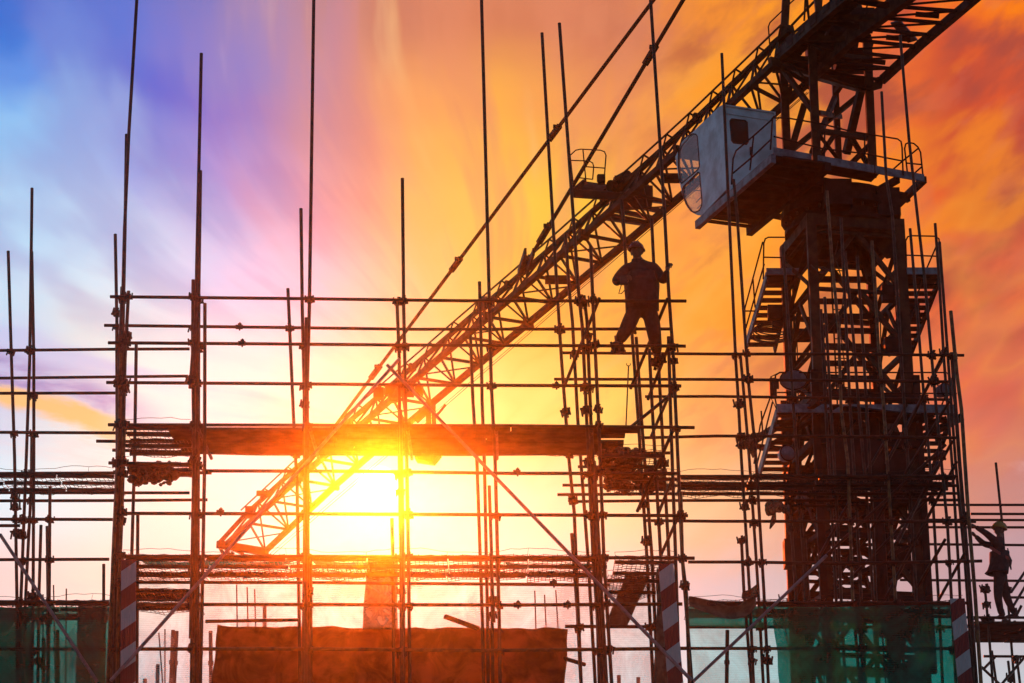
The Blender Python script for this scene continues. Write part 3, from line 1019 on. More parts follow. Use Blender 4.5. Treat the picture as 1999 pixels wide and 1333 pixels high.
sheet('safety_net', [(1345, 1216), (1568, 1214), (1590, 1420), (1352, 1420)], YR + 1.5, NETT, 'pale bluish net between striped board and green net', 'safety net', 30, 14, .05, 6, 0, 0, .02)
sheet('tarpaulin', [(424, 1223), (1108, 1226), (1098, 1440), (402, 1440)], YB + .55, TARPB, 'big brown tarpaulin hung across the bottom middle', 'tarpaulin', 60, 20, .10, 4, .01, 0, .03)
sheet('hanging_cloth', [(718, 1089), (777, 1089), (775, 1228), (706, 1228)], YB + .4, CLOTHG, 'narrow hessian cloth hanging beneath the sun', 'cloth', 10, 16, .04, 7, .008, 0, .02)
sheet('hanging_cloth', [(152, 1180), (208, 1181), (204, 1420), (144, 1420)], YC + .5, CLOTHG, 'grey hessian cloth hanging left of the left striped board', 'cloth', 10, 16, .05, 8, .008, 0, .03)
sheet('hanging_cloth', [(1222, 1122), (1268, 1126), (1222, 1226), (1180, 1222)], YB + .3, TARPO, 'slanted dark cloth hanging left of the right striped board', 'cloth', 10, 12, .05, 10, .008, 0, .03)
sheet('hanging_cloth', [(1283, 1108), (1300, 1130), (1318, 1440), (1276, 1440)], YF + .55, TARPO, 'long dark cloth behind the right red and white board', 'cloth', 8, 18, .05, 11, .008, 0, .04)
sheet('hanging_cloth', [(270, 1092), (590, 1092), (560, 1105), (290, 1104)], YB - .3, NETD, 'loose strip of netting folded on the lowest deck, left', 'cloth', 40, 4, .08, 12, .0, .06, .03)
sheet('hanging_cloth', [(610, 1094), (770, 1092), (770, 1104), (620, 1106)], YB - .3, NETD, 'loose strip of netting folded on the lowest deck, under the sun', 'cloth', 24, 4, .08, 13, .0, .06, .03)
sheet('hanging_cloth', [(985, 1096), (1180, 1096), (1180, 1114), (990, 1104)], YB - .3, NETD, 'loose strip of netting folded on the lowest deck, right', 'cloth', 30, 4, .08, 14, .0, .06, .03)

# sagging canvas with a white plastic end
def drape(name, top, bot, Y, mat_, label, cat, seed, thick=.01, wav=.06):
    n = len(top)
    m = MB()
    k = 7
    vs = []
    for i in range(n):
        for j in range(k + 1):
            t = j / k
            a, b = Vector(top[i]), Vector(bot[i])
            q = a * (1 - t) + b * t
            p = P(q.x, q.y, Y)
            p.y += .12 * math.sin(t * math.pi) * (1 if i % 2 else .5) + noise.noise(Vector((p.x * 6, p.z * 6, seed))) * wav
            vs.append(p)
    fs = [(i * (k + 1) + j, i * (k + 1) + j + 1, (i + 1) * (k + 1) + j + 1, (i + 1) * (k + 1) + j) for i in range(n - 1) for j in range(k)]
    m.add(vs, fs)
    c = sum(vs, Vector()) / len(vs)
    o = m.build(name, mat_, None, c, True)
    md = o.modifiers.new('thickness', 'SOLIDIFY')
    md.thickness = thick
    md2 = o.modifiers.new('round', 'SUBSURF')
    md2.levels = md2.render_levels = 1
    return tag(o, label, cat)


cv = drape('canvas_sheet', [(1343, 1163), (1368, 1168), (1392, 1172), (1412, 1180), (1432, 1187), (1446, 1180), (1462, 1166), (1479, 1160)],
      [(1345, 1182), (1368, 1190), (1392, 1200), (1412, 1207), (1430, 1209), (1450, 1206), (1466, 1198), (1476, 1180)], YR - .3, TARPO, 'olive canvas sagging over a pipe right of the striped board', 'canvas', 3)
mk = MB()
for r_ in (.05, .028):
    pts = []
    for i in range(13):
        w = i * math.tau / 12
        p = P(1390, 1178, YR - .37)
        pts.append(p + Vector((r_ * 1.4 * math.cos(w), .0, r_ * .7 * math.sin(w))))
    mk.tube(pts, .006, 4)
mk.build('printed_mark', BLACKRUB, cv)
drape('plastic_sheet', [(1449, 1154), (1458, 1153), (1466, 1150), (1474, 1143), (1481, 1137)],
      [(1448, 1168), (1458, 1170), (1468, 1166), (1478, 1168), (1483, 1162)], YR - .42, BAGM, 'crumpled translucent plastic caught above the olive canvas', 'plastic sheet', 5, .004)


def bag(px, py, Y, w, h, label, seed, tails):
    m = MB()
    c = P(px, py, Y)
    m.ball(c, w, w * .7, h, 14, 10)
    for i, v in enumerate(m.v):
        d = v - c
        k = 1 + .55 * noise.noise(Vector((d.x * 9 + seed, d.y * 9, d.z * 9))) + .25 * noise.noise(d * 25)
        m.v[i] = c + d * k
    for (tx, ty, ex, ey, ww) in tails:
        a, b = P(tx, ty, Y), P(ex, ey, Y)
        mid = (a + b) / 2 + Vector((.02, .02, 0))
        m.tube([a, mid, b], [ww * .5, ww, ww * .25], 6)
    return tag(m.build('plastic_bag', BAGM, None, c, True), label, 'plastic bag')


bag(1509, 990, YR - .1, .145, .12, 'torn brownish plastic bag snagged on the pipes beside the tower', 1, [(1520, 990, 1541, 1003, .05), (1512, 1000, 1503, 1032, .045), (1526, 985, 1534, 995, .05)])
bag(1462, 862, YR - .1, .085, .12, 'pale plastic rag snagged between the paired pipes left of the tower', 2, [(1466, 870, 1470, 893, .05)])


# ------------------------------------------------------------------ striped boards
def striped(top, bot, w, Y, label):
    a, b = P(*top, Y), P(*bot, Y)
    d = (a - b)
    root = thing('striped_board', (b.x, Y, b.z), label, 'warning board', 'red and white striped warning boards')
    m = MB()
    n = 9
    up = d.normalized()
    x = Vector((1, 0, 0))
    # ribbed sheet
    prof = []
    for i in range(n * 2 + 1):
        prof.append((-w / 2 + w * i / (n * 2), -.004 if i % 2 else .004))
    for k, e in enumerate((b, a)):
        for px_, py_ in prof:
            m.v.append(e + x * px_ + Vector((0, py_, 0)))
        for px_, py_ in prof:
            m.v.append(e + x * px_ + Vector((0, py_ + .02, 0)))
    q = len(prof)
    for i in range(q - 1):
        m.f += [(i, i + 1, 2 * q + i + 1, 2 * q + i), (q + i + 1, q + i, 3 * q + i, 3 * q + i + 1), (2 * q + i, 2 * q + i + 1, 3 * q + i + 1, 3 * q + i)]
    m.f += [(0, 2 * q, 3 * q, q), (q - 1, 2 * q - 1, 4 * q - 1, 3 * q - 1)]
    m.mi = [0] * len(m.f)
    m.build('striped_sheet', STRIPE, root)
    MB().beam(b + Vector((-w * .3, .05, 0)), a + Vector((-w * .3, .05, -.05)), .04, .04).build('batten', WOOD, root)
    return root


striped((251, 1092), (249, 1420), .195, YF - .22, 'left red and white striped board beside the ochre poles')
striped((1300, 1100), (1326, 1420), .20, YF - .3, 'red and white striped board at the main scaffold right end')
striped((1869, 1168), (1893, 1420), .215, YR - .3, 'red and white striped board at the green net right end')

# ------------------------------------------------------------------ small rods and loose timber
BAR = mat('rebar steel', (.07, .04, .03), .6, .5, .3, 20)
RLAB = ['tallest thin rod above the left part of the tarpaulin', 'middle rod of three above the left part of the tarpaulin', 'third rod from left above the left part of the tarpaulin',
        'tallest thin rod above the right part of the tarpaulin', 'shortest rod of three above the right part of the tarpaulin', 'slightly tilted rod above the right corner of the tarpaulin',
        'thin rod between the left poles and the grey hessian cloth', 'thin rod standing just left of the grey hessian cloth', 'short rod among the splayed poles at the left edge',
        'taller thin rod right of the long pale brace, near the sagging canvas', 'thin rod just behind the pale brace, left of the tower foot', 'thin rod closest to the foot of the crane tower',
        'thin rod behind the dust net near the left striped board', 'second thin rod behind the dust net, nearer the tarpaulin']
for i, (x0, y0, x1, Y) in enumerate([(462, 1141, 463, 35), (482.5, 1146, 484, 35), (497, 1150, 499, 35.4), (1044, 1153, 1046, 35), (1063, 1161, 1066, 35), (1085, 1152, 1089, 35.4), (104.5, 1142, 106, 35.4), (129.5, 1149, 129, 35), (84, 1160, 84, 35.4), (1520, 1160, 1532, 36), (1536, 1168, 1546, 36), (1566, 1150, 1576, 36), (310, 1235, 309, 35), (322, 1228, 322, 35.6)]):
    a = P(x0, y0, Y)
    b = P(x1, 1222, Y)
    d = b - a
    e = b + d * ((7.2 - b.z) / d.z)
    m = MB()
    m.tube([a, e], .011, 6)
    for k in range(12):
        p = a + (e - a) * (k + .5) / 12
        m.tube([p - Vector((0, 0, .004)), p + Vector((0, 0, .004))], .0135, 6)
    tag(m.build('rebar', BAR, None, e), RLAB[i], 'rebar', 'steel starter bars')
PROPY = 34.6
for (x0, y0, x1, lab) in [(516.6, 1183, 516.6, 'short thick prop above the left part of the tarpaulin'), (345, 1232, 336, 'thicker of two leaning props behind the dust net, left of the tarpaulin'), (338, 1230, 330, 'thinner leaning prop beside another, left of the tarpaulin'), (308, 1297, 306, 'short prop top between the left striped board and the leaning props'), (1208, 1318, 1210, 'low prop top right of the tarpaulin, at the bottom edge'), (1246, 1322, 1248, 'low prop top just left of the right striped board'), (1420, 1230, 1417, 'tall prop seen through the pale bluish net'), (283, 1325, 283, 'lowest prop top, beside the left striped board'), (411, 1232, 413, 'stub prop against the left edge of the tarpaulin'), (85, 1245, 85, 'prop behind green net, middle of the left corner'), (58, 1255, 55, 'prop behind green net, nearest the left edge'), (112, 1230, 115, 'prop behind green net, beside the grey hessian cloth')]:
    a, b = P(x0, y0, PROPY), P(x1, 1420, PROPY)
    b.z = 7.2
    m = MB().tube([a, b], .03, 8)
    m.tube([a + (b - a) * .3, a + (b - a) * .34], .042, 8)
    m.tube([b, b + Vector((0, 0, .012))], .08, 8)
    tag(m.build('steel_prop', RUST, None, b), lab or 'dim steel prop behind the nets near the bottom edge', 'prop', 'steel props behind the nets')
m = MB().beam(P(868, 1203, YB + .3), P(934, 1227, YB + .5), .075, .05)
tag(m.build('timber_batten', WOOD, None, P(900, 1216, YB + .4)), 'short timber batten leaning over the tarpaulin top edge', 'batten')
m = MB().tube([P(1098, 1284, YB + .6), P(1141, 1297, YB + .2)], .03, 8)
tag(m.build('pipe_offcut', RUST, None, P(1120, 1290, YB + .4)), 'short sloping pipe poking out right of the tarpaulin', 'pipe')
rodb = P(1222, 832, YF + .5)
rod = thing('forked_rod', rodb, 'thin forked rod standing on the plank deck below the worker', 'rod')
m = MB().tube([P(1222, 832, YF + .5), P(1227, 714, YF + .5)], .0095, 6)
m.build('shaft', BAR, rod)
m = MB()
t = P(1227, 714, YF + .5)
for s_ in (-1, 1):
    m.tube([t, t + Vector((s_ * .018, 0, .004)), t + Vector((s_ * .026, 0, .018)), t + Vector((s_ * .024, 0, .036))], .006, 6)
m.build('fork', BAR, rod)

# ------------------------------------------------------------------ tower crane
CR = thing('tower_crane', (6.15, 40.3, 0), 'dark lattice tower crane with white cab and long sloping jib', 'crane')


def cbeam(name, a, b, w, m=CRANE, par=None, h=None, up=(0, 0, 1), ang=False):
    mb = MB()
    if ang:
        mb.angle(a, b, w, up)
    else:
        mb.beam(a, b, w, h, up)
    return mb.build(name, m, par or CR)


def ctube(name, pts, r, m=CRANEDARK, par=None, n=6):
    return MB().tube(pts, r, n).build(name, m, par or CR)


MC = Vector((6.17, 40.3, 0))
off = [Vector((math.cos(R(a)), math.sin(R(a)), 0)) * 1.2 for a in (55, 145, 235, 325)]
ZT = 17.45
for o in off:
    cbeam('mast_leg', MC + o, MC + o + Vector((0, 0, ZT)), .17)
SEG = 1.12
k = 0
z = .3
while z < ZT - .3:
    z2 = min(z + SEG, ZT - .1)
    for i in range(4):
        a, b = off[i], off[(i + 1) % 4]
        cbeam('mast_ring', MC + a + Vector((0, 0, z)), MC + b + Vector((0, 0, z)), .085, ang=True)
        if z > 5.0:
            zm = (z + z2) / 2
            if i in (1, 3) or k % 3 == 0:
                cbeam('mast_ring', MC + a + Vector((0, 0, zm)), MC + b + Vector((0, 0, zm)), .06, ang=True)
            mid = (a + b) / 2
            # K bracing plus a mid strut
            if i % 2 == 0 or k % 2:
                cbeam('mast_brace', MC + a + Vector((0, 0, z)), MC + mid + Vector((0, 0, z2)), .085, ang=True)
                cbeam('mast_brace', MC + b + Vector((0, 0, z)), MC + mid + Vector((0, 0, z2)), .085, ang=True)
            else:
                cbeam('mast_brace', MC + a + Vector((0, 0, z)), MC + b + Vector((0, 0, z2)), .085, ang=True)
                cbeam('mast_brace', MC + b * .98 + Vector((0, 0, z)), MC + a * .98 + Vector((0, 0, z2)), .085, ang=True)
    z += SEG
    k += 1
# outer climbing frame legs round the mast, lower half in view
for o in off:
    q = MC + o * 1.12
    cbeam('climbing_frame_leg', q + Vector((0, 0, 9.0)), q + Vector((0, 0, 14.4)), .13, CRANEDARK)
for zz_ in (9.4, 10.3, 11.4, 12.3, 13.1, 13.95):
    for i in range(4):
        a, b = MC + off[i] * 1.12, MC + off[(i + 1) % 4] * 1.12
        cbeam('climbing_frame_rail', a + Vector((0, 0, zz_)), b + Vector((0, 0, zz_)), .13 if zz_ > 12 else .09, CRANEDARK)
for i in range(4):
    a, b = MC + off[i] * 1.12, MC + off[(i + 1) % 4] * 1.12
    for z0, z1 in ((10.3, 11.4), (11.4, 12.3), (12.3, 13.1)):
        cbeam('climbing_frame_brace', a + Vector((0, 0, z0)), b + Vector((0, 0, z1)), .07, CRANEDARK, ang=True)
for zz_ in (12.15, 13.75):
    MB().poly([MC + o * 1.12 + Vector((0, 0, zz_)) for o in off[:3]] + [MC + off[3] * .2 + Vector((0, 0, zz_))], (0, 0, .03)).build('climbing_floor', CRANEDARK, CR)
# hydraulic cylinder and boxes in the frame
ctube('hydraulic_ram', [MC + Vector((.25, -1.0, 9.6)), MC + Vector((.25, -1.0, 13.6))], .12, CRANEDARK, n=10)
MB().box(MC + Vector((-.1, -1.05, 12.7)), (.9, .35, .75)).box(MC + Vector((.55, -.9, 12.4)), (.5, .4, .9)).build('pump_box', CRANEDARK, CR)
MB().box(MC + Vector((-1.15, -.4, 11.2)), (.4, .3, .5)).build('junction_box', CRANEDARK, CR)
for py in (545, 588, 617, 645, 676, 709, 738, 764):
    cbeam('mast_rung', P(1585 + (py - 545) * .06, py, 41.1), P(1700 + (py - 545) * .06, py + 1, 41.1), .10 if py in (545, 676) else .065, CRANEDARK, h=.1)
for i_, o in enumerate(off):
    for d_, r_, z1_ in ((.09, .022, 16.8), (-.1, .016, 15.4), (.17, .012, 16.2)):
        q = MC + o * .93 + o.cross(Vector((0, 0, 1))).normalized() * d_
        ctube('cable_run', [q + Vector((.02 * math.sin(t_ * 1.7 + i_), .0, 7.5 + t_ * (z1_ - 7.5) / 8)) for t_ in range(9)], r_)
for zc_ in (8.6, 9.5, 10.6, 11.7, 12.8, 14.6, 15.6):
    MB().box(MC + off[1] * .86 + Vector((.1, -.12, zc_)), (.3, .16, .22)).build('clamp_box', CRANEDARK, CR)
    MB().box(MC + off[3] * .86 + Vector((-.14, -.1, zc_ + .4)), (.24, .16, .3)).build('clamp_box', CRANEDARK, CR)
for a_, b_ in (((1578, 905), (1700, 1020)), ((1700, 880), (1590, 960)), ((1590, 1010), (1745, 1120)), ((1760, 985), (1610, 1130)), ((1600, 1090), (1700, 1165)), ((1745, 1060), (1650, 1165)), ((1770, 900), (1700, 1000))):
    cbeam('frame_strut', P(*a_, 40.0), P(*b_, 40.6), .07, CRANEDARK)
for py in (858, 872, 920, 962, 1003, 1040, 1062, 1120):
    cbeam('frame_rail', P(1560 + (py - 858) * .06, py, 39.9), P(1770 + (py - 858) * .06, py + 2, 39.9), .05, CRANEDARK)
# ladder up the mast
lad = ctube('ladder', [P(1620, 478, 40.0), P(1640, 900, 40.0)], .016)
ctube('ladder_rail', [P(1646, 480, 40.0), P(1664, 900, 40.0)], .016, par=lad)
mm = MB()
for i in range(22):
    y = 490 + i * 19
    t = (y - 478) / 422
    mm.tube([P(1620 + 20 * t, y, 40.0), P(1646 + 18 * t, y + .5, 40.0)], .011, 5)
mm.build('rung', CRANEDARK, lad)
# ring platform at the climbing frame
pl = MB()
zA = P(1520, 800, 39.0).z
u_ = Vector((.94, .34, 0))
v_ = Vector((-.34, .94, 0))
c0 = Vector((MC.x, MC.y, zA))
rp = None
W2 = 1.42
quad_ = [c0 - u_ * W2 - v_ * 1.5, c0 + u_ * W2 - v_ * 1.5, c0 + u_ * W2 + v_ * 1.5, c0 - u_ * W2 + v_ * 1.5]
RING = cbeam('ring_platform', P(1517, 797, 38.6), P(1868, 798, 39.2), .04, CRANEGREY, h=.15)
for a, b in ((quad_[1], quad_[2]), (quad_[2], quad_[3]), (quad_[3], quad_[0])):
    cbeam('kerb_beam', a, b, .04, CRANEDARK, RING, h=.10)
for i in range(9):
    t = i / 8
    if 2 <= i <= 6:
        cbeam('floor_strip', quad_[0].lerp(quad_[1], t) + Vector((0, 0, -.06)), quad_[0].lerp(quad_[1], t) + v_ * .62 + Vector((0, 0, -.06)), .36, CRANEDARK, RING, h=.03)
    else:
        cbeam('floor_strip', quad_[0].lerp(quad_[1], t) + Vector((0, 0, -.06)), quad_[3].lerp(quad_[2], t) + Vector((0, 0, -.06)), .12, CRANEDARK, RING, h=.03)
for pts in ([(1517, 798), (1505, 735), (1523, 727)], [(1517, 766), (1868, 768)], [(1560, 727), (1848, 727), (1856, 738), (1864, 797)]):
    ctube('handrail', [P(x, y, 38.7) for x, y in pts], .014, CRANEDARK, RING)

# slewing unit
sw = MB()
prof = [(1.06, 17.42), (1.06, 17.5), (.92, 17.53), (.92, 17.68), (1.12, 17.72), (1.12, 17.86), (.98, 17.88), (.98, 18.1)]
n = 28
ctr = Vector((6.18, 40.3, 0))
vs = [ctr + Vector((r_ * math.cos(2 * math.pi * i / n), r_ * math.sin(2 * math.pi * i / n), z_)) for r_, z_ in prof for i in range(n)]
fs = [(j * n + i, j * n + (i + 1) % n, (j + 1) * n + (i + 1) % n, (j + 1) * n + i) for j in range(len(prof) - 1) for i in range(n)]
fs += [tuple(range(n - 1, -1, -1)), tuple(range((len(prof) - 1) * n, len(prof) * n))]
sw.add(vs, fs)
SW = sw.build('slewing_ring', CRANEDARK, CR)
mm = MB()
for i in range(24):
    w = 2 * math.pi * i / 24
    p = ctr + Vector((1.02 * math.cos(w), 1.02 * math.sin(w), 17.72))
    mm.tube([p, p - Vector((0, 0, .08))], .025, 6)
mm.build('ring_bolt', IRON, SW)
for i, o in enumerate(off):
    q = MC + o * .98
    MB().poly([q + Vector((0, 0, 16.75)) - o * .22, q + Vector((0, 0, 16.75)) + o * .04, q + Vector((0, 0, 17.45)) + o * .06, q + Vector((0, 0, 17.45)) - o * .6], o.cross(Vector((0, 0, 1))).normalized() * .05).build('gusset', CRANE, CR)
for a, b in ((0, 1), (1, 2), (2, 3), (3, 0)):
    cbeam('mast_head_beam', MC + off[a] + Vector((0, 0, 17.33)), MC + off[b] + Vector((0, 0, 17.33)), .18, CRANE, h=.22)
MB().box(MC + Vector((-.2, -1.1, 17.78)), (.5, .4, .5)).build('slew_motor', CRANEDARK, CR)
MB().box(MC + Vector((.78, -.7, 17.75)), (.42, .4, .55)).build('slew_motor', CRANEDARK, CR)

# turret legs over the platform
ZP = 18.2
TL = {'a': [(1528, 100, 40.6), (1537, 318, 40.6)], 'b': [(1583, 50, 39.3), (1595, 330, 39.4)], 'c': [(1692, 70, 39.8), (1704, 345, 39.9)], 'd': [(1628, 120, 41.2), (1638, 330, 41.1)]}
for k_, (p, q) in TL.items():
    cbeam('turret_leg', P(*p), P(*q), .15 if k_ != 'd' else .12, CRANE)
for (a, b, w) in [((1570, 205, 40.6), (1541, 305, 40.6), .13), ((1680, 178, 39.9), (1652, 300, 40.6), .13), ((1672, 190, 40.4), (1546, 293, 40.6), .09), ((1597, 220, 39.4), (1640, 228, 41), .09), ((1604, 256, 39.5), (1700, 270, 39.9), .09), ((1598, 262, 39.5), (1634, 308, 40), .08), ((1700, 285, 39.9), (1650, 335, 40.2), .08), ((1655, 262, 40.4), (1690, 320, 40), .08), ((1525, 130, 40.6), (1586, 215, 39.4), .09), ((1630, 190, 41.1), (1585, 300, 39.5), .09), ((1700, 80, 39.9), (1632, 180, 41.1), .09), ((1545, 165, 40.6), (1530, 235, 40.6), .08), ((1600, 310, 39.5), (1640, 250, 40.6), .07), ((1625, 160, 41.1), (1690, 172, 39.9), .08)]:
    cbeam('turret_brace', P(*a), P(*b), w, CRANE, ang=w < .085)
cbeam('turret_crossbeam', P(1522, 122, 40.6), P(1703, 172, 39.9), .2, CRANE, h=.24)
cbeam('turret_crossbeam', P(1580, 90, 39.3), P(1700, 120, 39.6), .16, CRANE)
cbeam('turret_crossbeam', P(1528, 110, 40.6), P(1583, 60, 39.3), .16, CRANE)
MB().poly([P(1618, 150, 39.9), P(1700, 172, 39.7), P(1712, 150, 39.7), P(1727, 148, 39.7), P(1722, 170, 39.7), P(1700, 176, 39.7)], (0, .06, 0)).build('turret_gusset', CRANE, CR)
MB().poly([P(1508, 140, 40.5), P(1508, 115, 40.5), P(1528, 96, 40.5), P(1540, 112, 40.5), P(1534, 140, 40.5)], (0, .06, 0)).build('turret_gusset', CRANE, CR)
# hoist machinery between the beams
MB().tube([P(1600, 85, 39.9), P(1672, 100, 39.9)], .26, 14).build('hoist_drum', CRANEDARK, CR)
MB().box(P(1640, 50, 39.6), (.6, .5, .5)).box(P(1682, 40, 39.5), (.45, .4, .35)).build('hoist_gearbox', CRANEDARK, CR)
MB().box(P(1665, 120, 40.1), (.7, .4, .35)).box(P(1600, 105, 40.2), (.5, .4, .35)).build('hoist_motor', CRANEDARK, CR)
# tower head
APEX = P(1556, -375, 40.0)
for a, w in (((1528, 110, 40.6), .15), ((1600, 40, 39.4), .12), ((1698, 90, 39.9), .13), ((1640, 70, 41.1), .12)):
    cbeam('tower_head_leg', P(*a), APEX + (P(*a) - APEX) * .02, w, CRANE)
for a, b in (((1533, 78, 40.5), (1612, 10, 39.6)), ((1545, 50, 40.5), (1592, 0, 39.7)), ((1580, 38, 39.4), (1625, 0, 39.4)), ((1580, 45, 39.5), (1572, -10, 39.5)), ((1576, 0, 39.5), (1580, 45, 39.5)), ((1570, 40, 39.5), (1572, 0, 39.5)), ((1597, 40, 39.5), (1600, 0, 39.5)), ((1595, 0, 39.5), (1594, 42, 39.5)), ((1602, 25, 39.5), (1604, 0, 39.5))):
    cbeam('tower_head_brace', P(*a), P(*b), .035, CRANEDARK)
hr = ctube('head_handrail', [P(x, y, 40.3) for x, y in ((1504, 108), (1500, 52), (1503, 44), (1533, 15), (1560, -10))], .014)
ctube('mid_rail', [P(1503, 84, 40.3), P(1522, 68, 40.3)], .012, CRANEDARK, hr)

# --- jib: lower chords, top chord, lacing
def interp(x, xs, ys):
    for i in range(len(xs) - 1):
        if (x - xs[i]) * (x - xs[i + 1]) <= 0:
            t = (x - xs[i]) / (xs[i + 1] - xs[i])
            return ys[i] + (ys[i + 1] - ys[i]) * t
    return ys[0] if abs(x - xs[0]) < abs(x - xs[-1]) else ys[-1]


NB = 23
LX, LY = [1512, 1316, 1172, 1028, 846, 580, 440], [124, 304, 429.5, 555, 709, 936, 1064]
KX, DXS, DYS = [1512, 1172, 1000, 650, 440], [64, 84, 80, 72, 78], [38, 16, 12, 12, 12]
NL, NR, NTp = [], [], []
for k in range(NB + 1):
    x = 1512 + (440 - 1512) * k / NB
    y = interp(x, LX, LY)
    zj = 20.6 - 3.6 * k / NB
    l = PZ(x, y, zj)
    r = PZ(x + interp(x, KX, DXS), y + interp(x, KX, DYS), zj)
    NL.append(l)
    NR.append(r)
    hgt = .62 * (r - l).length + .22
    NTp.append((l + r) / 2 + Vector((0, 0, hgt)))


def chord(name, nodes, w, step=4):
    for i in range(0, NB, step):
        seg = nodes[i:i + step + 1]
        for j in range(len(seg) - 1):
            pass
        mb = MB()
        for j in range(len(seg) - 1):
            mb.beam(seg[j], seg[j + 1], w, w)
        mb.build(name, CRANE, CR)
        # flange joint
        mb2 = MB()
        d = (seg[1] - seg[0]).normalized()
        mb2.beam(seg[0] - d * .05, seg[0] + d * .05, w * 1.8, w * 1.8)
        mb2.build('chord_flange', CRANE, CR)


chord('jib_chord', NL, .12)
chord('jib_chord', NR, .12)
chord('jib_chord', NTp, .095)
for k in range(NB + 1):
    cbeam('jib_rung', NL[k], NR[k], .06)
    if k < NB:
        a, b = (NL[k], NR[k + 1])
        cbeam('jib_brace', NL[k], NR[k + 1], .045)
        cbeam('jib_brace', NR[k], NL[k].lerp(NL[k + 1], .5), .03) if False else None
        mid = NTp[k].lerp(NTp[k + 1], .5)
        for q in (NL, NR):
            cbeam('jib_lacing', q[k], mid, .042)
            cbeam('jib_lacing', mid, q[k + 1], .042)
        if k % 2 == 0:
            cbeam('jib_strut', NL[k + 1].lerp(NL[k], .15), NR[k + 1].lerp(NR[k], .85) if k + 1 <= NB else NR[k], .028)
# catwalk hoops and pipe run along the top chord
mm = MB()
for k in range(NB):
    a, b = NTp[k], NTp[k + 1]
    up_ = Vector((0, 0, .16))
    s_ = Vector((-.16, -.06, 0))
    mm.beam(a + s_ + up_ * .5, b + s_ + up_ * .5, .03)
    mm.beam(a, a + s_ + up_ * .5, .03)
    mm.beam(a.lerp(b, .5), a + s_ + up_ * .5, .03)
mm.build('safety_line', CRANE, CR)
ctube('hoist_rope', [NR[0] + Vector((0, -.1, -.25)), NR[NB] + Vector((0, 0, -.3))], .008)
ctube('hoist_rope', [NR[0] + Vector((0, .1, -.15)), NR[NB] + Vector((0, 0, -.2))], .006)
# jib end frame
tipc = (NL[NB] + NR[NB]) / 2
cbeam('jib_end_beam', P(425, 1062, NL[NB].y - .2), P(522, 1078, NR[NB].y), .16, CRANE, h=.2)
for a, b in (((428, 1066), (438, 1085)), ((440, 1070), (452, 1090)), ((452, 1070), (470, 1078)), ((470, 1074), (478, 1092)), ((430, 1088), (480, 1094)), ((455, 1078), (448, 1092))):
    cbeam('jib_end_frame', P(a[0], a[1], tipc.y), P(b[0], b[1], tipc.y), .1, CRANE)
cbeam('jib_nose_stay', P(428, 1060, tipc.y), P(490, 992, tipc.y - 1), .09, CRANE)
MB().box(P(487, 1000, tipc.y - 2), (.22, .22, .3)).build('tie_bracket', CRANE, CR)
MB().box(P(512, 963, tipc.y - 3), (.3, .15, .12)).build('tie_bracket', CRANE, CR)


def node_at(x):
    t = (1512 - x) / (1512 - 440) * NB
    i = max(0, min(NB - 1, int(t)))
    return NTp[i].lerp(NTp[i + 1], t - i)


# mid jib winch and hanging cradle
pj = node_at(742)
w_ = MB().tube([pj + Vector((-.35, 0, -.3)), pj + Vector((.35, .1, -.3))], .16, 12)
w_.box(pj + Vector((-.5, 0, -.4)), (.25, .3, .25)).box(pj + Vector((.48, 0, -.3)), (.2, .25, .22))
w_.build('trolley_winch', CRANEDARK, CR)
Yc = NR[14].y
crd = MB().poly([P(808, 885, Yc), P(858, 884, Yc), P(844, 901, Yc), P(810, 896, Yc)], (.05, .35, 0)).build('trolley_cradle', CRANEDARK, CR)
for a, b, w in (((836, 790), (838, 886), .12), ((846, 792), (850, 886), .1), ((812, 822), (840, 796), .12), ((870, 790), (852, 812), .05)):
    cbeam('cradle_hanger', P(a[0], a[1], Yc + .3), P(b[0], b[1], Yc + .3), w, CRANEDARK, crd)
for k in (5, 10):
    MB().box((NL[k] + NR[k]) / 2 + Vector((0, 0, .0)), (.5, .25, .12)).build('rope_sheave', CRANEDARK, CR)

# winch platform with railing on the jib near the cab
Yw = node_at(1190).y
WP = MB().poly([P(1119, 378, Yw), P(1138, 353, Yw + .9), P(1228, 366, Yw + .9), P(1236, 384, Yw), P(1180, 384, Yw)], (0, 0, -.06)).build('winch_platform', CRANEDARK, CR)
cbeam('edge_beam', P(1119, 378, Yw), P(1236, 386, Yw), .06, CRANEDARK, WP, h=.16)
cbeam('edge_beam', P(1120, 372, Yw), P(1141, 354, Yw + .6), .05, CRANEDARK, WP, h=.1)
for pts in ([(1113, 303), (1124, 293), (1134, 291), (1172, 293), (1180, 296), (1183, 303), (1179, 355)], [(1138, 292), (1144, 355)], [(1115, 313), (1150, 314), (1157, 318), (1159, 325), (1157, 350)], [(1124, 346), (1157, 350)], [(1141, 325), (1180, 328)], [(1113, 303), (1118, 350), (1123, 372)]):
    ctube('railing', [P(x, y, Yw + .4) for x, y in pts], .014, CRANEDARK, WP)
mm = MB()
mm.tube([P(1190, 362, Yw + .3), P(1215, 364, Yw + .5)], .12, 10)
mm.box(P(1174, 350, Yw + .3), (.16, .2, .16)).box(P(1168, 348, Yw + .3), (.06, .1, .12)).box(P(1205, 352, Yw + .3), (.12, .2, .14))
mm.tube([P(1206, 354, Yw + .6), P(1226, 343, Yw + .8)], .13, 10)
mm.tube([P(1233, 350, Yw + 1.6), P(1250, 376, Yw + 1.9)], .25, 12)
mm.box(P(1232, 385, Yw + 1.2), (.9, .6, .3))
mm.build('winch', CRANEDARK, WP)
for a, b in (((1210, 396), (1290, 412)), ((1190, 408), (1275, 426)), ((1225, 385), (1300, 394)), ((1180, 425), (1262, 437))):
    cbeam('winch_bearer', P(*a, Yw + 2), P(*b, Yw + 3), .09, CRANE, WP)

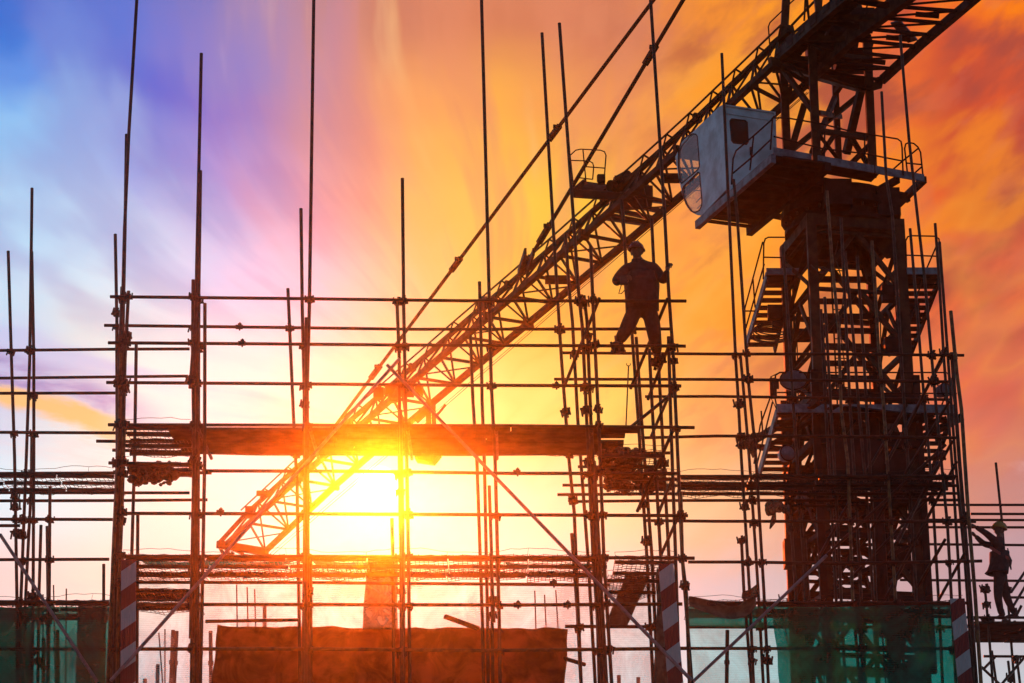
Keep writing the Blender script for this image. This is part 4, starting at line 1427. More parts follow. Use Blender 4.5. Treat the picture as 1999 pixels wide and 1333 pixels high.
# pendant tie bars
def tie(px_list, xj, end=None):
    e = end or node_at(xj)
    w0 = APEX
    bar = MB().tube([w0, e], .045, 8).build('pendant_bar', CRANE, CR)
    for (px_, ln_) in px_list:
        # point of the bar that shows at picture column px_
        lo, hi = 0.0, 1.0
        for _ in range(40):
            md = (lo + hi) / 2
            p = w0.lerp(e, md) - Vector((0, 0, H))
            zc = p.y * CP + p.z * SP
            X = CX + F * p.x / zc
            if X > px_:
                lo = md
            else:
                hi = md
        c_ = w0.lerp(e, lo)
        d_ = (e - w0).normalized()
        mb = MB().beam(c_ - d_ * ln_ / 2, c_ + d_ * ln_ / 2, .12, .09)
        for sgn in (-1, 1):
            q_ = c_ + d_ * sgn * ln_ * .3
            mb.tube([q_ + Vector((0, -.09, 0)), q_ + Vector((0, .09, 0))], .045, 8)
            mb.box(q_ + Vector((.07 * sgn, 0, .05)), (.06, .1, .06))
        mb.build('bar_joint', CRANE, bar)
    return bar


tie([(1082, .5), (890, .5), (733, .55)], 585)
tie([(1270, .5), (1063, .55), (1027, .5)], 975)
# heavy lug pair where the inner pendant meets the jib
nb = node_at(985)
for s_ in (-.09, .09):
    cbeam('pendant_lug', P(1034, 490, nb.y - 1.0) + Vector((s_, 0, 0)), nb + Vector((s_ - .05, 0, -.05)), .05, CRANE, h=.16)
nb2 = node_at(926)
cbeam('pendant_lug', P(935, 597, nb2.y - .5), nb2 + Vector((-.2, 0, -.1)), .1, CRANE, h=.22)

# --- counter jib rising out of the top right corner
ZC = 20.9
cjl = [PZ(1519, 112, ZC), PZ(1585, 52, ZC), PZ(1650, -4, ZC), PZ(1790, -130, ZC)]
cjm = [PZ(1590, 140, ZC - .3), PZ(1661, 72, ZC - .3), PZ(1770, -8, ZC - .3), PZ(1930, -130, ZC - .3)]
cjr = [PZ(1722, 156, ZC - .5), PZ(1800, 84, ZC - .5), PZ(1905, -5, ZC - .5), PZ(2050, -130, ZC - .5)]
for nodes, w, h_ in ((cjl, .13, .2), (cjm, .14, .3), (cjr, .11, .16)):
    mb = MB()
    for a, b in zip(nodes, nodes[1:]):
        mb.beam(a, b, w, h_)
    mb.build('counter_jib_beam', CRANE, CR)


def along(nodes, t):
    L_ = [(b - a).length for a, b in zip(nodes, nodes[1:])]
    d_ = t * sum(L_)
    for (a, b), l_ in zip(zip(nodes, nodes[1:]), L_):
        if d_ <= l_ or l_ == L_[-1] and b == nodes[-1]:
            if d_ <= l_:
                return a.lerp(b, d_ / l_)
        d_ -= l_
    return nodes[-1]


for i in range(12):
    t = i / 12
    cbeam('counter_jib_rung', along(cjm, t), along(cjr, t), .055, CRANEDARK)
    cbeam('counter_jib_brace', along(cjm, t), along(cjr, t + 1 / 12), .045, CRANEDARK, ang=True)
    if i % 2 == 0:
        cbeam('counter_jib_brace', along(cjl, t), along(cjm, t + 1 / 12), .1, CRANE)
        cbeam('counter_jib_rung', along(cjl, t), along(cjm, t), .09, CRANEDARK)
mb = MB()
for i in range(3):
    t = .12 + i * .17
    a, b = along(cjm, t), along(cjr, t)
    MB().tube([a.lerp(b, .45), a.lerp(b, .8)], .05, 8).build('roller', CRANEDARK, CR)
mb = MB()
for i in range(16):
    a = along(cjl, .02 + i * .03).lerp(along(cjm, .02 + i * .03), .15 + .05 * (i % 3))
    mb.box(a + Vector((0, 0, .1)), (.34, .22, .12 + .1 * (i % 2)), Matrix.Rotation(.4, 3, 'Z'))
mb.build('cable_tray', CRANEDARK, CR)
cbeam('counter_jib_plate', P(1748, 42, 38.6), P(1782, 80, 39.2), .2, CRANEGREY, h=.03)
cbeam('counter_jib_stay', P(1602, 112, 39.3), P(1622, 46, 39.3), .035, CRANE)
cbeam('counter_jib_stay', P(1683, 48, 38.9), P(1697, -5, 38.9), .03, CRANE)
cbeam('counter_jib_stay', P(1640, 25, 39.0), P(1672, 62, 39.3), .12, CRANE)

# --- cab
uu = Vector((.945, .326, 0)).normalized()
vv = Vector((-uu.y, uu.x, 0))
CB = PZ(1417, 371, 18.2)
cab = MB()
prof_px = [(1417, 371), (1413, 203), (1404, 208), (1380, 231), (1352, 258), (1330, 284), (1318, 306), (1322, 330), (1327, 356), (1333, 385), (1341, 404), (1350, 414), (1362, 420), (1372, 418)]
prof3 = [PPL(x, y, CB, uu) for x, y in prof_px]


def z_(x, y):
    return PPL(1280 + x / 4.76, 180 + y / 4.76, CB, uu)


win1 = [z_(*p) for p in ((238, 462), (262, 432), (300, 402), (345, 385), (375, 390), (388, 410), (400, 560), (408, 690), (396, 715), (340, 765), (242, 848), (228, 830), (212, 690), (212, 560))]
win2 = [z_(*p) for p in ((250, 900), (262, 872), (300, 835), (396, 742), (410, 752), (420, 880), (432, 1000), (430, 1050), (408, 1095), (365, 1118), (330, 1105), (285, 1040), (256, 965))]


def holed(outer, holes, ext, shift=Vector()):
    """a wall with window openings, given real thickness"""
    allp = [outer] + holes
    flat = [p for q in allp for p in q]
    tri = geometry.tessellate_polygon(allp)
    n_ = len(flat)
    fs_ = [tuple(t) for t in tri] + [tuple(i + n_ for i in reversed(t)) for t in tri]
    o_ = 0
    for q in allp:
        L_ = len(q)
        fs_ += [(o_ + i, o_ + (i + 1) % L_, o_ + (i + 1) % L_ + n_, o_ + i + n_) for i in range(L_)]
        o_ += L_
    return [p + shift for p in flat] + [p + ext + shift for p in flat], fs_


CW = 1.08
cab.add(*holed(prof3, [win1, win2], uu * .035))
cab.add(*holed(prof3, [win1, win2], uu * .035, uu * (CW - .035)))
# roof and the part of the nose below the glass: strips between the side walls
def strip(mb, pts, t=.03):
    for a, b in zip(pts, pts[1:]):
        d = (b - a)
        nrm = uu.cross(d).normalized() * t
        vs_ = [a + uu * .036, b + uu * .036, b + uu * (CW - .036), a + uu * (CW - .036)]
        mb.add(vs_ + [q + nrm for q in vs_], [(0, 1, 2, 3), (7, 6, 5, 4), (0, 4, 5, 1), (1, 5, 6, 2), (2, 6, 7, 3), (3, 7, 4, 0)])


strip(cab, prof3[1:7], -.03)
strip(cab, prof3[11:14] + [prof3[0]], -.03)
# rear wall with door and window
rt, rb = prof3[1], prof3[0]
hgt = rt.z - rb.z
wl = [rb + uu * .036, rb + uu * (CW - .036), rb + uu * (CW - .036) + Vector((0, 0, hgt)), rb + uu * .036 + Vector((0, 0, hgt))]


def rw(px_, py_):
    return PPL(px_, py_, rb, vv)


rwin = [rw(1280 + x / 4.76, 180 + y / 4.76) for x, y in ((690, 265), (705, 247), (830, 262), (850, 280), (860, 460), (845, 485), (720, 470), (705, 450))]
cab.add(*holed(wl, [rwin], vv * .03))
CAB = cab.build('cab', CABW, CR)
gl = MB()
for w in (win1, win2):
    gl.poly([p + uu * .012 for p in w], uu * .006).build('side_window', GLASS, CAB)
    gl = MB()
    gl.poly([p + uu * (CW - .02) for p in w], uu * .006).build('side_window', GLASS, CAB)
    gl = MB()
for w, sh in ((win1, 0), (win2, 0), (win1, CW), (win2, CW)):
    MB().tube([p + uu * (sh - .001) for p in w] + [w[0] + uu * (sh - .001)], .014, 6, False).build('window_seal', BLACKRUB, CAB)
gl = MB()
strip(gl, prof3[6:12], -.008)
gl.build('windscreen', GLASS, CAB)
SHADEG = mat('shaded interior cab glass', (.02, .018, .015), .12, 0, .2, 4)  # shade of the cab interior is put into the glass colour
MB().poly([p + vv * .01 for p in rwin], vv * .01).build('rear_window', SHADEG, CAB)
MB().tube([p - vv * .004 for p in rwin] + [rwin[0] - vv * .004], .013, 6, False).build('window_seal', BLACKRUB, CAB)
dm = MB()
dz0 = rw(1417, 222)
for a, b in (((1416, 221), (1504, 235)), ((1502, 234), (1506, 320))):
    dm.beam(rw(*a) - vv * .008, rw(*b) - vv * .008, .02, .02)
dm.build('door_trim', CABW, CAB)
MB().box(rw(1465, 296) - vv * .03, (.05, .05, .16)).build('door_handle', BLACKRUB, CAB)
seat = MB().box(CB + vv * .75 + uu * .54 + Vector((0, 0, .35)), (.5, .5, .14)).box(CB + vv * .5 + uu * .54 + Vector((0, 0, .75)), (.48, .12, .7))
seat.build('operator_seat', BLACKRUB, CAB)
MB().box(CB + vv * 1.15 + uu * .2 + Vector((0, 0, .42)), (.16, .4, .35)).build('control_console', BLACKRUB, CAB)
for a, b in (((262, 900), (420, 905)), ((330, 820), (335, 980)), ((300, 1065), (410, 960)), ((290, 1010), (390, 900))):
    ctube('window_guard', [z_(*a) + uu * .2, z_(*b) + uu * .2], .009, CRANEGREY, CAB)

# --- access platform
fl = CB + Vector((0, 0, -.10))
PFL = MB()
A_ = fl + vv * 1.33
q0, q1 = A_ + uu * .0, A_ + uu * 1.14
PLAT = PFL.poly([fl + vv * 1.2 + uu * .03, fl + vv * 1.2 + uu * 1.14, fl - vv * 1.95 + uu * 1.14, fl - vv * 1.95 + uu * .03], (0, 0, .04)).build('access_platform', CRANEDARK, CR)
for s_, w in ((.03, .10), (1.12, .12)):
    cbeam('bracket_beam', fl + vv * 1.42 + uu * s_ + Vector((0, 0, -.07)), fl - vv * 2.0 + uu * s_ + Vector((0, 0, -.07)), w, CRANEDARK if s_ > 1 else CRANEGREY, PLAT, h=.16)
for k in range(8):
    t = -1.7 + k * .42
    cbeam('floor_joist', fl + vv * t + uu * .06 + Vector((0, 0, -.03)), fl + vv * t + uu * 1.1 + Vector((0, 0, -.03)), .045, CRANEDARK, PLAT, h=.06)
MP0 = PZ(1510, 295, 18.2)
uM = (PZ(1804, 348, 18.2) - MP0)
for a, b in ((0, .245), (.29, .66), (.67, 1.0)):
    cbeam('kerb_plate', MP0 + uM * a, MP0 + uM * b, .03, CRANEGREY, PLAT, h=.15)
vM = PZ(1746, 403, 18.2) - PZ(1804, 348, 18.2)
MB().poly([MP0 + Vector((0, 0, -.06)), MP0 + uM * .70 + Vector((0, 0, -.06)), MP0 + uM * .70 + vM * .30 + Vector((0, 0, -.06)), MP0 + vM * .3 + Vector((0, 0, -.06))], (0, 0, .03)).build('walkway_plate', CRANEDARK, PLAT)
MB().poly([MP0 + vM * .55 + Vector((0, 0, -.06)), MP0 + uM * .68 + vM * .5 + Vector((0, 0, -.06)), MP0 + uM * .68 + vM * 1.6 + Vector((0, 0, -.06)), MP0 + vM * 1.6 + Vector((0, 0, -.06))], (0, 0, .03)).build('walkway_plate', CRANEDARK, PLAT)
cbeam('outrigger', MP0 + vM * .42 + Vector((0, 0, -.14)), MP0 + uM * 1.0 + vM * .52 + Vector((0, 0, -.1)), .1, CRANEDARK, PLAT, h=.16)
cbeam('outrigger', MP0 + uM * 1.0 + Vector((0, 0, -.02)), MP0 + uM * 1.0 + vM * 1.0 + Vector((0, 0, -.02)), .1, CRANEDARK, PLAT, h=.13)
cbeam('outrigger', MP0 + uM * .84 + vM * .1 + Vector((0, 0, -.05)), MP0 + uM * .76 + vM * .95 + Vector((0, 0, -.02)), .1, CRANEDARK, PLAT, h=.12)
cbeam('outrigger', P(1532, 381, 40.2), P(1465, 438, 41.6), .11, CRANEDARK, PLAT)
cbeam('outrigger', P(1492, 417, 41.2), P(1546, 428, 40.5), .1, CRANEDARK, PLAT, h=.12)
cbeam('knee_brace', P(1735, 395, 40.2), P(1700, 425, 40.0), .09, CRANEDARK, PLAT)
for pts, Y in ([((1428, 360), (1431, 310), (1437, 294), (1470, 266), (1505, 235), (1510, 228), (1516, 225)), 38.9], [((1431, 338), (1470, 305), (1504, 273)), 38.9], [((1464, 332), (1471, 266)), 38.9], [((1504, 292), (1508, 232)), 38.3], [((1508, 230), (1536, 230), (1606, 242), (1660, 256), (1752, 271), (1759, 276), (1761, 288), (1763, 342)), 38.9], [((1510, 266), (1606, 290), (1690, 300), (1761, 314)), 38.9], [((1688, 262), (1688, 325)), 39], [((1610, 258), (1609, 313)), 38.8],
               [((1772, 343), (1766, 290), (1768, 281), (1774, 278), (1784, 280), (1792, 287), (1797, 297), (1802, 345)), 39.4], [((1736, 337), (1761, 315), (1792, 290)), 39.3], [((1768, 318), (1798, 321)), 39.4], [((1785, 338), (1800, 325)), 39.4], [((1746, 338), (1745, 330)), 39.3]):
    ctube('handrail', [P(x, y, Y) for x, y in pts], .016 if Y != 39.401 else .02, CRANEDARK, PLAT)

# --- stairways each side of the mast
def stairway(lt, rt_, lb, rbm, Y0, Y1, n, rails, label_m=CRANEDARK, landing=None):
    st_ = cbeam('stairway', P(*lt, Y0), P(*lb, Y1), .04, CRANEGREY, None, h=.16)
    cbeam('stringer', P(*rt_, Y0), P(*rbm, Y1), .04, CRANEDARK, st_, h=.15)
    for i in range(n):
        t = (i + .4) / n
        a = P(*lt, Y0).lerp(P(*lb, Y1), t)
        b = P(*rt_, Y0).lerp(P(*rbm, Y1), t)
        b.z = a.z = (a.z + b.z) / 2
        cbeam('tread', a, b, .2, CRANEDARK, st_, h=.028)
    for pts, Y in rails:
        ctube('stair_rail', [P(x, y, Y) for x, y in pts], .015, CRANEDARK, st_)
    if landing:
        a, b, Y, dp = landing
        p, q = P(*a, Y), P(*b, Y)
        q.z = p.z
        cbeam('landing', p, q, .04, CRANEGREY, st_, h=.13)
        MB().box((p + q) / 2 + Vector((0, dp / 2, -.05)), ((q - p).length, dp, .03)).build('landing_plate', CRANEDARK, st_)
    return st_


stairway((1498, 536), (1548, 536), (1456, 678), (1512, 684), 40.6, 42.3, 10,
         [([(1490, 545), (1491, 475), (1494, 466), (1500, 463), (1537, 463)], 40.6), ([(1492, 502), (1540, 503)], 40.6), ([(1489, 472), (1454, 602), (1454, 650)], 41), ([(1492, 515), (1456, 640)], 41.2), ([(1470, 545), (1474, 600)], 41), ([(1454, 607), (1474, 607)], 41.2)], landing=((1496, 530), (1560, 530), 40.5, .7))
stairway((1517, 805), (1560, 805), (1479, 935), (1536, 938), 38.9, 40.6, 10,
         [([(1517, 800), (1504, 775), (1484, 830), (1472, 905)], 39.2), ([(1508, 785), (1478, 905)], 39.2), ([(1486, 802), (1489, 846)], 39.2)])
stairway((1766, 536), (1835, 542), (1735, 690), (1778, 690), 39.6, 41.6, 11,
         [([(1762, 545), (1760, 490), (1763, 472), (1768, 467)], 39.7), ([(1770, 535), (1768, 470), (1772, 462), (1780, 460), (1826, 461), (1833, 466), (1835, 490)], 39.5), ([(1770, 498), (1828, 500)], 39.5), ([(1762, 514), (1770, 505)], 39.6), ([(1828, 480), (1800, 545), (1770, 650)], 39.7), ([(1835, 490), (1834, 545)], 39.5)], landing=((1770, 529), (1833, 529), 39.5, .7))
stairway((1795, 800), (1862, 800), (1750, 960), (1805, 962), 39.3, 41.0, 11, [([(1858, 740), (1800, 890)], 39.5), ([(1846, 812), (1830, 850)], 39.6)])
stairway((1570, 960), (1640, 960), (1640, 1160), (1700, 1160), 39.2, 40.6, 13, [([(1570, 930), (1650, 1130)], 39.3)])
for px, py in ((1513, 610), (1780, 600)):
    p = P(px, py, 41.0)
    MB().box(p, (.28, .12, .28)).box(p + Vector((.05, .02, -.22)), (.22, .1, .12)).build('cable_box', CRANEDARK, CR)
mm = MB()
p = P(1510, 640, 41.2)
for k in range(6):
    pts = []
    for i in range(25):
        w = i * math.tau / 24
        pts.append(p + Vector(((.33 + .02 * k) * math.cos(w), .05 * math.sin(w + k) + .02 * k, (.11 + .012 * k) * math.sin(w) - .02 * k)))
    mm.tube(pts, .014, 5, False)
mm.build('coiled_cable', BLACKRUB, CR)
mm = MB()
mm.tube([P(x, y, 39.2) for x, y in ((1582, 517), (1590, 526), (1600, 532), (1612, 532), (1618, 528), (1606, 526), (1599, 523), (1606, 522), (1622, 530))], .02, 6)
mm.tube([P(x, y, 39.6) for x, y in ((1636, 470), (1630, 500), (1648, 560), (1640, 640), (1650, 720))], .012, 5)
mm.build('loose_cable', BLACKRUB, CR)


def lamp(px, py, Y, rx, rz, yaw):
    p = P(px, py, Y)
    mb = MB()
    n_ = 18
    prof_ = [(1.0, 0), (1.04, .03), (1.0, .06), (.85, .18), (.5, .28), (.15, .32)]
    M = Matrix.Rotation(yaw, 3, 'Z')
    vs_ = [p + M @ Vector((rx * r_ * math.cos(w), d_, rz * r_ * math.sin(w))) for r_, d_ in prof_ for w in [2 * math.pi * i / n_ for i in range(n_)]]
    fs_ = [(j * n_ + i, j * n_ + (i + 1) % n_, (j + 1) * n_ + (i + 1) % n_, (j + 1) * n_ + i) for j in range(len(prof_) - 1) for i in range(n_)]
    fs_ += [tuple(range(n_ - 1, -1, -1)), tuple(range((len(prof_) - 1) * n_, len(prof_) * n_))]
    mb.add(vs_, fs_)
    L_ = mb.build('floodlight', CRANEGREY, CR, smooth=True)
    MB().tube([vs_[i] for i in range(n_)] + [vs_[0]], .012, 5, False).build('rim', CRANEDARK, L_)
    return L_


lamp(1549, 741, 38.8, .24, .185, -.1)
lamp(1846, 760, 38.9, .10, .13, .5)
lamp(1538, 884, 38.9, .14, .14, .3)
MB().box(P(1509, 758, 38.8), (.12, .1, .36)).box(P(1517, 750, 38.8), (.06, .06, .16)).build('switch_box', CRANEDARK, CR)
ctube('lamp_bracket', [P(x, y, 38.8) for x, y in ((1513, 745), (1514, 732), (1522, 727), (1535, 727))], .016)

# ------------------------------------------------------------------ workers
def skinned(name, joints, edges, root_name, mats, parent, extra=None, sub=2, matfn=None):
    """one continuous surface grown over a skeleton"""
    names = list(joints)
    me = bpy.data.meshes.new(name)
    me.from_pydata([joints[k][0] for k in names], [(names.index(a), names.index(b)) for a, b in edges], [])
    ob = bpy.data.objects.new(name, me)
    C.objects.link(ob)
    sk = ob.modifiers.new('skin', 'SKIN')
    sk.branch_smoothing = .6
    sk.use_smooth_shade = True
    for i, k in enumerate(names):
        r = joints[k][1]
        d = me.skin_vertices[0].data[i]
        d.radius = r if isinstance(r, tuple) else (r, r)
        d.use_root = (k == root_name)
    s_ = ob.modifiers.new('sub', 'SUBSURF')
    s_.levels = s_.render_levels = sub
    dg = bpy.context.evaluated_depsgraph_get()
    ev = ob.evaluated_get(dg)
    em = bpy.data.meshes.new_from_object(ev)
    vs = [v.co.copy() for v in em.vertices]
    fs = [tuple(p.vertices) for p in em.polygons]
    bpy.data.objects.remove(ob)
    m = MB()
    m.add(vs, fs)
    if matfn:
        m.mi = [matfn(sum((vs[i] for i in f), Vector()) / len(f)) for f in fs]
    if extra:
        extra(m)
    return m.build(name, mats, parent, smooth=True)


def head_geo(m, c, face, tilt=0.0, skin=0):
    """skull, jaw, nose, ears, eyes; face = horizontal direction the head looks"""
    yaw = math.atan2(face.y, face.x) - math.pi / 2
    M = Matrix.Rotation(yaw, 3, 'Z') @ Matrix.Rotation(tilt, 3, 'X')
    m.cur = skin
    i0 = len(m.v)
    m.ball(c, .078, .096, .115, 16, 12, M)
    for i in range(i0, len(m.v)):
        l = M.inverted() @ (m.v[i] - c)
        if l.z < -.02:
            k = 1 - .28 * min(1, (-l.z - .02) / .09)
            l.x *= k
            if l.y < 0:
                l.y *= k
        m.v[i] = c + M @ l
    m.add([c + M @ Vector(q) for q in ((-.012, .088, .01), (.012, .088, .01), (.018, .092, -.034), (-.018, .092, -.034), (0, .122, -.026))], [(0, 1, 4), (1, 2, 4), (2, 3, 4), (3, 0, 4)])
    for s in (-1, 1):
        m.ball(c + M @ Vector((s * .08, -.005, -.015)), .012, .025, .034, 8, 5, M)
        m.ball(c + M @ Vector((s * .032, .083, .012)), .011, .009, .008, 8, 5, M)
    m.ball(c + M @ Vector((0, .088, -.062)), .024, .01, .008, 8, 5, M)
    return M


def helmet(c, M, mat_, parent, name='helmet'):
    mb = MB()
    n_, rg = 20, 7
    vs = []
    for j in range(rg + 1):
        t = math.pi / 2 * j / rg
        for i in range(n_):
            w = 2 * math.pi * i / n_
            vs.append(c + M @ Vector((.106 * math.cos(t) * math.cos(w), .128 * math.cos(t) * math.sin(w), .03 + .112 * math.sin(t))))
    fs = [(j * n_ + i, j * n_ + (i + 1) % n_, (j + 1) * n_ + (i + 1) % n_, (j + 1) * n_ + i) for j in range(rg) for i in range(n_)]
    mb.add(vs, fs)
    ring = []
    for i in range(n_):
        w = 2 * math.pi * i / n_
        k = 1.1 + (.22 if math.sin(w) > .3 else .02) * max(0, math.sin(w))
        ring.append(c + M @ Vector((.106 * k * math.cos(w), .128 * k * math.sin(w), .018)))
    mb.add([vs[i] for i in range(n_)] + ring, [(i, (i + 1) % n_, n_ + (i + 1) % n_, n_ + i) for i in range(n_)])
    for x in (-.03, 0, .03):
        mb.tube([c + M @ Vector((x, .128 * math.cos(t) * 1.0, .034 + .114 * math.sin(t))) for t in [R(a) for a in range(10, 171, 20)]], .008, 5)
    o = mb.build(name, mat_, parent, smooth=True)
    md = o.modifiers.new('thickness', 'SOLIDIFY')
    md.thickness = .006
    return o


def hand(m, wrist, palm_dir, side, curl_axis, grip=.026, skin=1, size=1.0):
    """palm, four unequal bent fingers and a thumb, closed round something of radius grip"""
    pd = palm_dir.normalized()
    sd = (side - pd * side.dot(pd)).normalized()
    nm = pd.cross(sd).normalized()
    if nm.dot(curl_axis) < 0:
        nm = -nm
    m.cur = skin
    m.tube([wrist - pd * .02, wrist + pd * .02, wrist + pd * .06, wrist + pd * .09], [.025 * size, .03 * size, .036 * size, .028 * size], 8)
    for i, (o, l) in enumerate(((-.028, .88), (-.0095, 1.0), (.0095, .96), (.028, .78))):
        b = wrist + pd * .085 * size + sd * o * size
        L_ = .082 * l * size
        pts = [b, b + pd * L_ * .4 + nm * .012, b + pd * L_ * .55 + nm * (grip + .018), b + pd * L_ * .28 + nm * (grip * 2 + .012)]
        m.tube(pts, [.0098, .0094, .0085, .0065], 6)
    b = wrist + pd * .03 * size - sd * .03 * size
    m.tube([b, b - sd * .022 + pd * .022 + nm * .015, b - sd * .012 + pd * .045 + nm * (grip + .012), b + sd * .01 + pd * .055 + nm * (grip * 1.6)], [.0125, .0115, .0098, .0078], 6)


def boot(m, ankle, toe_dir, idx, l=.27):
    td = Vector((toe_dir[0], toe_dir[1], 0)).normalized()
    m.cur = idx
    a = Vector(ankle)
    s = td.cross(Vector((0, 0, 1)))
    pts = [a + Vector((0, 0, .10)), a + Vector((0, 0, .02)) - td * .02, a + td * .02 - Vector((0, 0, .035))]
    m.tube(pts, [.056, .055, .05], 10)
    sec = []
    for d_, w_, h_ in ((-.075, .036, .05), (-.03, .042, .075), (.05, .046, .072), (.12, .049, .05), (.175, .038, .032), (.195, .02, .02)):
        sec.append((a + td * d_ - Vector((0, 0, .075)), w_, h_))
    vs, fs = [], []
    for (c_, w_, h_) in sec:
        for i in range(10):
            t = 2 * math.pi * i / 10
            vs.append(c_ + s * (w_ * math.cos(t)) + Vector((0, 0, max(-.0, h_ * (.5 + .5 * math.sin(t))) - .0)))
    for j in range(len(sec) - 1):
        for i in range(10):
            fs.append((j * 10 + i, j * 10 + (i + 1) % 10, (j + 1) * 10 + (i + 1) % 10, (j + 1) * 10 + i))
    fs += [tuple(range(9, -1, -1)), tuple(range((len(sec) - 1) * 10, len(sec) * 10))]
    m.add(vs, fs)


for px_, py_ in ((1281, 706), (1290, 702), (1206, 681)):
    coupler(A.root, P(px_, py_, YF + .28), s=1.25)
# worker standing on the ledgers above the plank deck, facing the camera, one hand on the upright
Y1 = YF + .25


def q1(x, y, d=0.0):
    return P(x, y, Y1 + d)


foot_root = q1(1240, 712)
W1 = thing('person', foot_root, 'worker in dark clothes standing high on the pipes, hand round an upright', 'person')
J = {
 'hips': (q1(1254, 596), (.155, .12)), 'waist': (q1(1253, 574), (.195, .135)), 'chest': (q1(1250, 545), (.225, .145)), 'ub': (q1(1249, 525), (.19, .12)),
 'neck': (q1(1244, 507), .062), 'head': (q1(1243, 494), .06),
 'sl': (q1(1223, 523), .10), 'el': (q1(1201, 551, -.12), .076), 'wl': (q1(1214, 546, -.26), .042),
 'sr': (q1(1277, 521), .10), 'er': (q1(1296, 550, -.1), .072), 'wr': (q1(1303, 527, -.26), .042),
 'hl': (q1(1239, 608), .138), 'kl': (q1(1223, 642, -.1), .108), 'al': (q1(1207, 668, -.02), .078),
 'hr': (q1(1270, 608), .138), 'kr': (q1(1277, 650, -.08), .106), 'ar': (q1(1283, 692, .1), .078),
}
Ed = [('hips', 'waist'), ('waist', 'chest'), ('chest', 'ub'), ('ub', 'neck'), ('neck', 'head'), ('ub', 'sl'), ('sl', 'el'), ('el', 'wl'), ('ub', 'sr'), ('sr', 'er'), ('er', 'wr'), ('hips', 'hl'), ('hl', 'kl'), ('kl', 'al'), ('hips', 'hr'), ('hr', 'kr'), ('kr', 'ar')]
hipz = q1(1254, 592).z
necz = q1(1244, 511).z
hc1 = q1(1243, 491, -.02)
HM = {}


def ex1(m):
    HM['M'] = head_geo(m, hc1, Vector((-.35, -.93, 0)), 0, 2)
    hand(m, J['wl'][0], Vector((.55, -.2, .15)), Vector((0, 0, 1)), Vector((0, 1, 0)), .022, 2)
    up_ = P(1302.5, 516, YF)
    d_ = (up_ + Vector((.03, -.02, -.02)) - J['wr'][0])
    hand(m, J['wr'][0], Vector((.03, .1, .30)).normalized() + Vector((0, .2, 0)), Vector((0, 0, 1)) + Vector((0, 1, 0)), Vector((0, 1, 0)), .026, 2)
    boot(m, J['al'][0] + Vector((0, 0, -.0)), (-.35, -1), 3)
    boot(m, J['ar'][0] + Vector((0, 0, -.0)), (-.15, -1), 3)


def mf1(c):
    if c.z > necz and abs(c.x - hc1.x) < .12:
        return 2
    return 0 if c.z > hipz else 1


body1 = skinned('body', J, Ed, 'hips', [NAVY, TROUS, SKIN, BOOT], W1, ex1, 2, mf1)
helmet(hc1, HM['M'], HELR, W1)
# jacket hem and collar
m = MB()
hem = []
c_ = q1(1254, 594)
for i in range(24):
    w = 2 * math.pi * i / 24
    hem.append((w, .205 + .012 * math.sin(w * 5)))
vs = []
for k_, (zz_, sc_) in enumerate(((.46, .98), (.30, 1.12), (.12, 1.06), (-.09, 1.04))):
    for w, r_ in hem:
        vs.append(c_ + Vector((r_ * sc_ * 1.02 * math.cos(w), r_ * sc_ * .78 * math.sin(w), zz_ + (.012 * math.sin(w * 4) if k_ == 3 else 0))))
m.add(vs, [(k_ * 24 + i, k_ * 24 + (i + 1) % 24, (k_ + 1) * 24 + (i + 1) % 24, (k_ + 1) * 24 + i) for k_ in range(3) for i in range(24)])
jk = m.build('jacket_hem', NAVY, W1, smooth=True)
md = jk.modifiers.new('thickness', 'SOLIDIFY')
md.thickness = .012
m = MB()
nk = q1(1244, 510)
m.tube([nk + Vector((0, 0, -.05)), nk + Vector((0, 0, .005)), nk + Vector((0, -.005, .03))], [.10, .082, .078], 14, False)
cl = m.build('collar', NAVY, W1, smooth=True)
# tool with a cord loop held at the belly
tl = thing('hand_tool', q1(1216, 546, -.3), 'small tool with hanging cord in the standing worker hand', 'tool')
m = MB().box(q1(1217, 547, -.33), (.09, .07, .12)).tube([q1(1217, 549, -.33), q1(1226, 556, -.33)], .02, 8)
m.build('tool_body', BLACKRUB, tl)
MB().tube([q1(x, y, -.3) for x, y in ((1213, 556), (1210, 566), (1208, 573), (1213, 573), (1220, 566), (1223, 562))], .007, 5).build('cord', BLACKRUB, tl)

# worker with the yellow helmet reaching left
Y2 = YW + .45


def q2(x, y, d=0.0):
    return P(x, y, Y2 + d)


W2_ = thing('person', q2(1958, 1213), 'worker in yellow helmet reaching left to a pipe at the right edge', 'person')
J2 = {
 'hips': (q2(1952, 1124), (.13, .15)), 'waist': (q2(1951, 1102), (.135, .15)), 'chest': (q2(1950, 1078), (.14, .17)), 'ub': (q2(1951, 1060), (.12, .15)),
 'neck': (q2(1952, 1047), .06), 'head': (q2(1951, 1036), .06),
 'sl': (q2(1943, 1056, -.18), .08), 'el': (q2(1924, 1040, -.24), .06), 'wl': (q2(1904, 1028, -.3), .042),
 'sr': (q2(1944, 1066, .16), .08), 'er': (q2(1921, 1062, .16), .06), 'wr': (q2(1904, 1046, 0), .042),
 'hl': (q2(1949, 1132, -.1), .105), 'kl': (q2(1948, 1166, -.12), .078), 'al': (q2(1955, 1201, -.1), .056),
 'hr': (q2(1957, 1132, .1), .105), 'kr': (q2(1966, 1168, .14), .076), 'ar': (q2(1980, 1198, .2), .054),
}
hip2 = q2(1952, 1119).z
nec2 = q2(1952, 1050).z
hc2 = q2(1951, 1034)


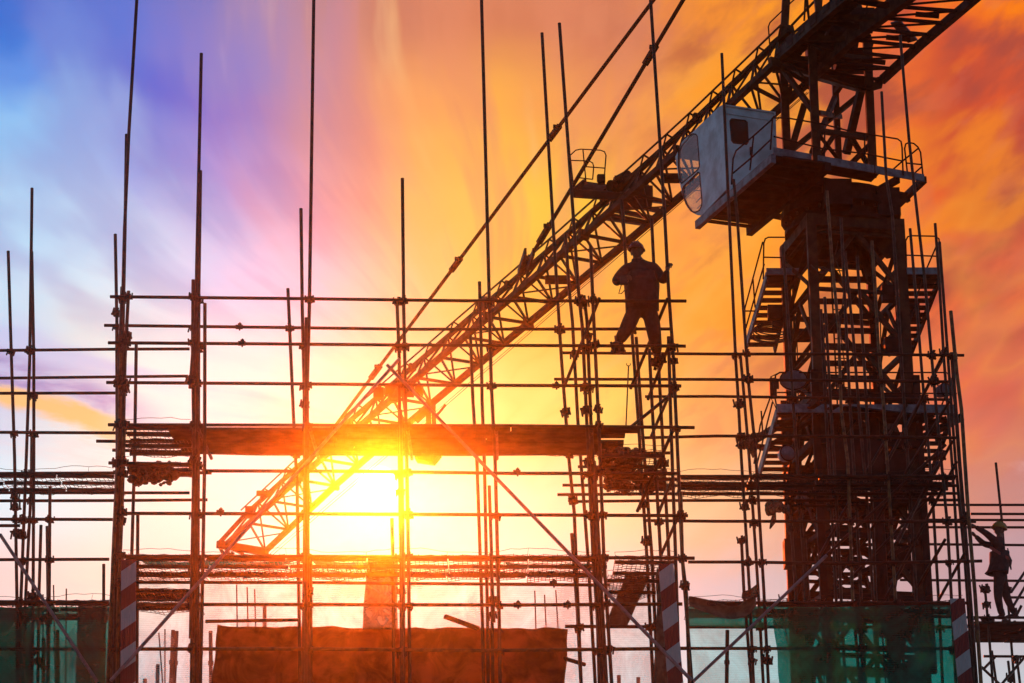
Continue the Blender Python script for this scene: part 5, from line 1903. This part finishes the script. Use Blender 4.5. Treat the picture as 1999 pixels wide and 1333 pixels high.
def ex2(m):
    HM['N'] = head_geo(m, hc2, Vector((-1, -.15, 0)), R(10), 2)
    hand(m, J2['wl'][0], Vector((-.9, -.1, .35)), Vector((0, 1, 0)), Vector((0, 0, -1)), .026, 2)
    hand(m, J2['wr'][0], Vector((-.7, -.2, .6)), Vector((0, 1, 0)), Vector((-1, 0, -.5)), .026, 2)
    boot(m, J2['al'][0], (-1, -.3), 3)
    boot(m, J2['ar'][0], (-.6, -.3), 3)


def mf2(c):
    if c.z > nec2 and abs(c.x - hc2.x) < .13:
        return 2
    return 0 if c.z > hip2 else 1


Ed2 = list(Ed)
skinned('body', J2, Ed2, 'hips', [NAVY, TROUS, SKIN, BOOT], W2_, ex2, 2, mf2)
helmet(hc2, HM['N'], HELY, W2_)
m = MB()
vs = []
for k_, (x, y, rx, ry) in enumerate(((1951, 1078, .165, .20), (1951, 1100, .165, .19), (1948, 1114, .18, .20), (1945, 1120, .20, .205))):
    c_ = q2(x, y)
    for i in range(24):
        w = 2 * math.pi * i / 24
        vs.append(c_ + Vector((rx * math.cos(w), ry * math.sin(w), .01 * math.sin(w * 3) if k_ == 3 else 0)))
m.add(vs, [(k_ * 24 + i, k_ * 24 + (i + 1) % 24, (k_ + 1) * 24 + (i + 1) % 24, (k_ + 1) * 24 + i) for k_ in range(3) for i in range(24)])
jk = m.build('jacket_hem', NAVY, W2_, smooth=True)
md = jk.modifiers.new('thickness', 'SOLIDIFY')
md.thickness = .012
m = MB()
m.beam(q2(1932, 1068, -.24), q2(1968, 1090, -.17), .05, .012, (0, 1, 0))
m.beam(q2(1968, 1090, -.17), q2(1969, 1092, .12), .05, .012, (0, 1, 0))
m.build('harness', STRAP, W2_)
MB().tube([q2(x, y, -.02) for x, y in ((1967, 1070), (1970, 1084), (1973, 1094), (1972, 1104), (1974, 1112))], [.012, .012, .028, .022, .012], 6).build('lanyard', BLACKRUB, W2_)

# ------------------------------------------------------------------ thin haze volume, added to give the orange flare glow round the sun
hz = MB().box((0, 0, 13.25), (600, 600, 28.5)).build('haze', [])
tag(hz, kind='stuff')
hm = bpy.data.materials.new('flare glow haze')
hm.use_nodes = True
ht = hm.node_tree
ht.nodes.clear()
ho = ht.nodes.new('ShaderNodeOutputMaterial')
pv = ht.nodes.new('ShaderNodeVolumePrincipled')
pv.inputs['Color'].default_value = (.95, .93, .9, 1)
pv.inputs['Density'].default_value = .00058
pv.inputs['Anisotropy'].default_value = .98
ht.links.new(pv.outputs[0], ho.inputs['Volume'])
hz.data.materials.append(hm)
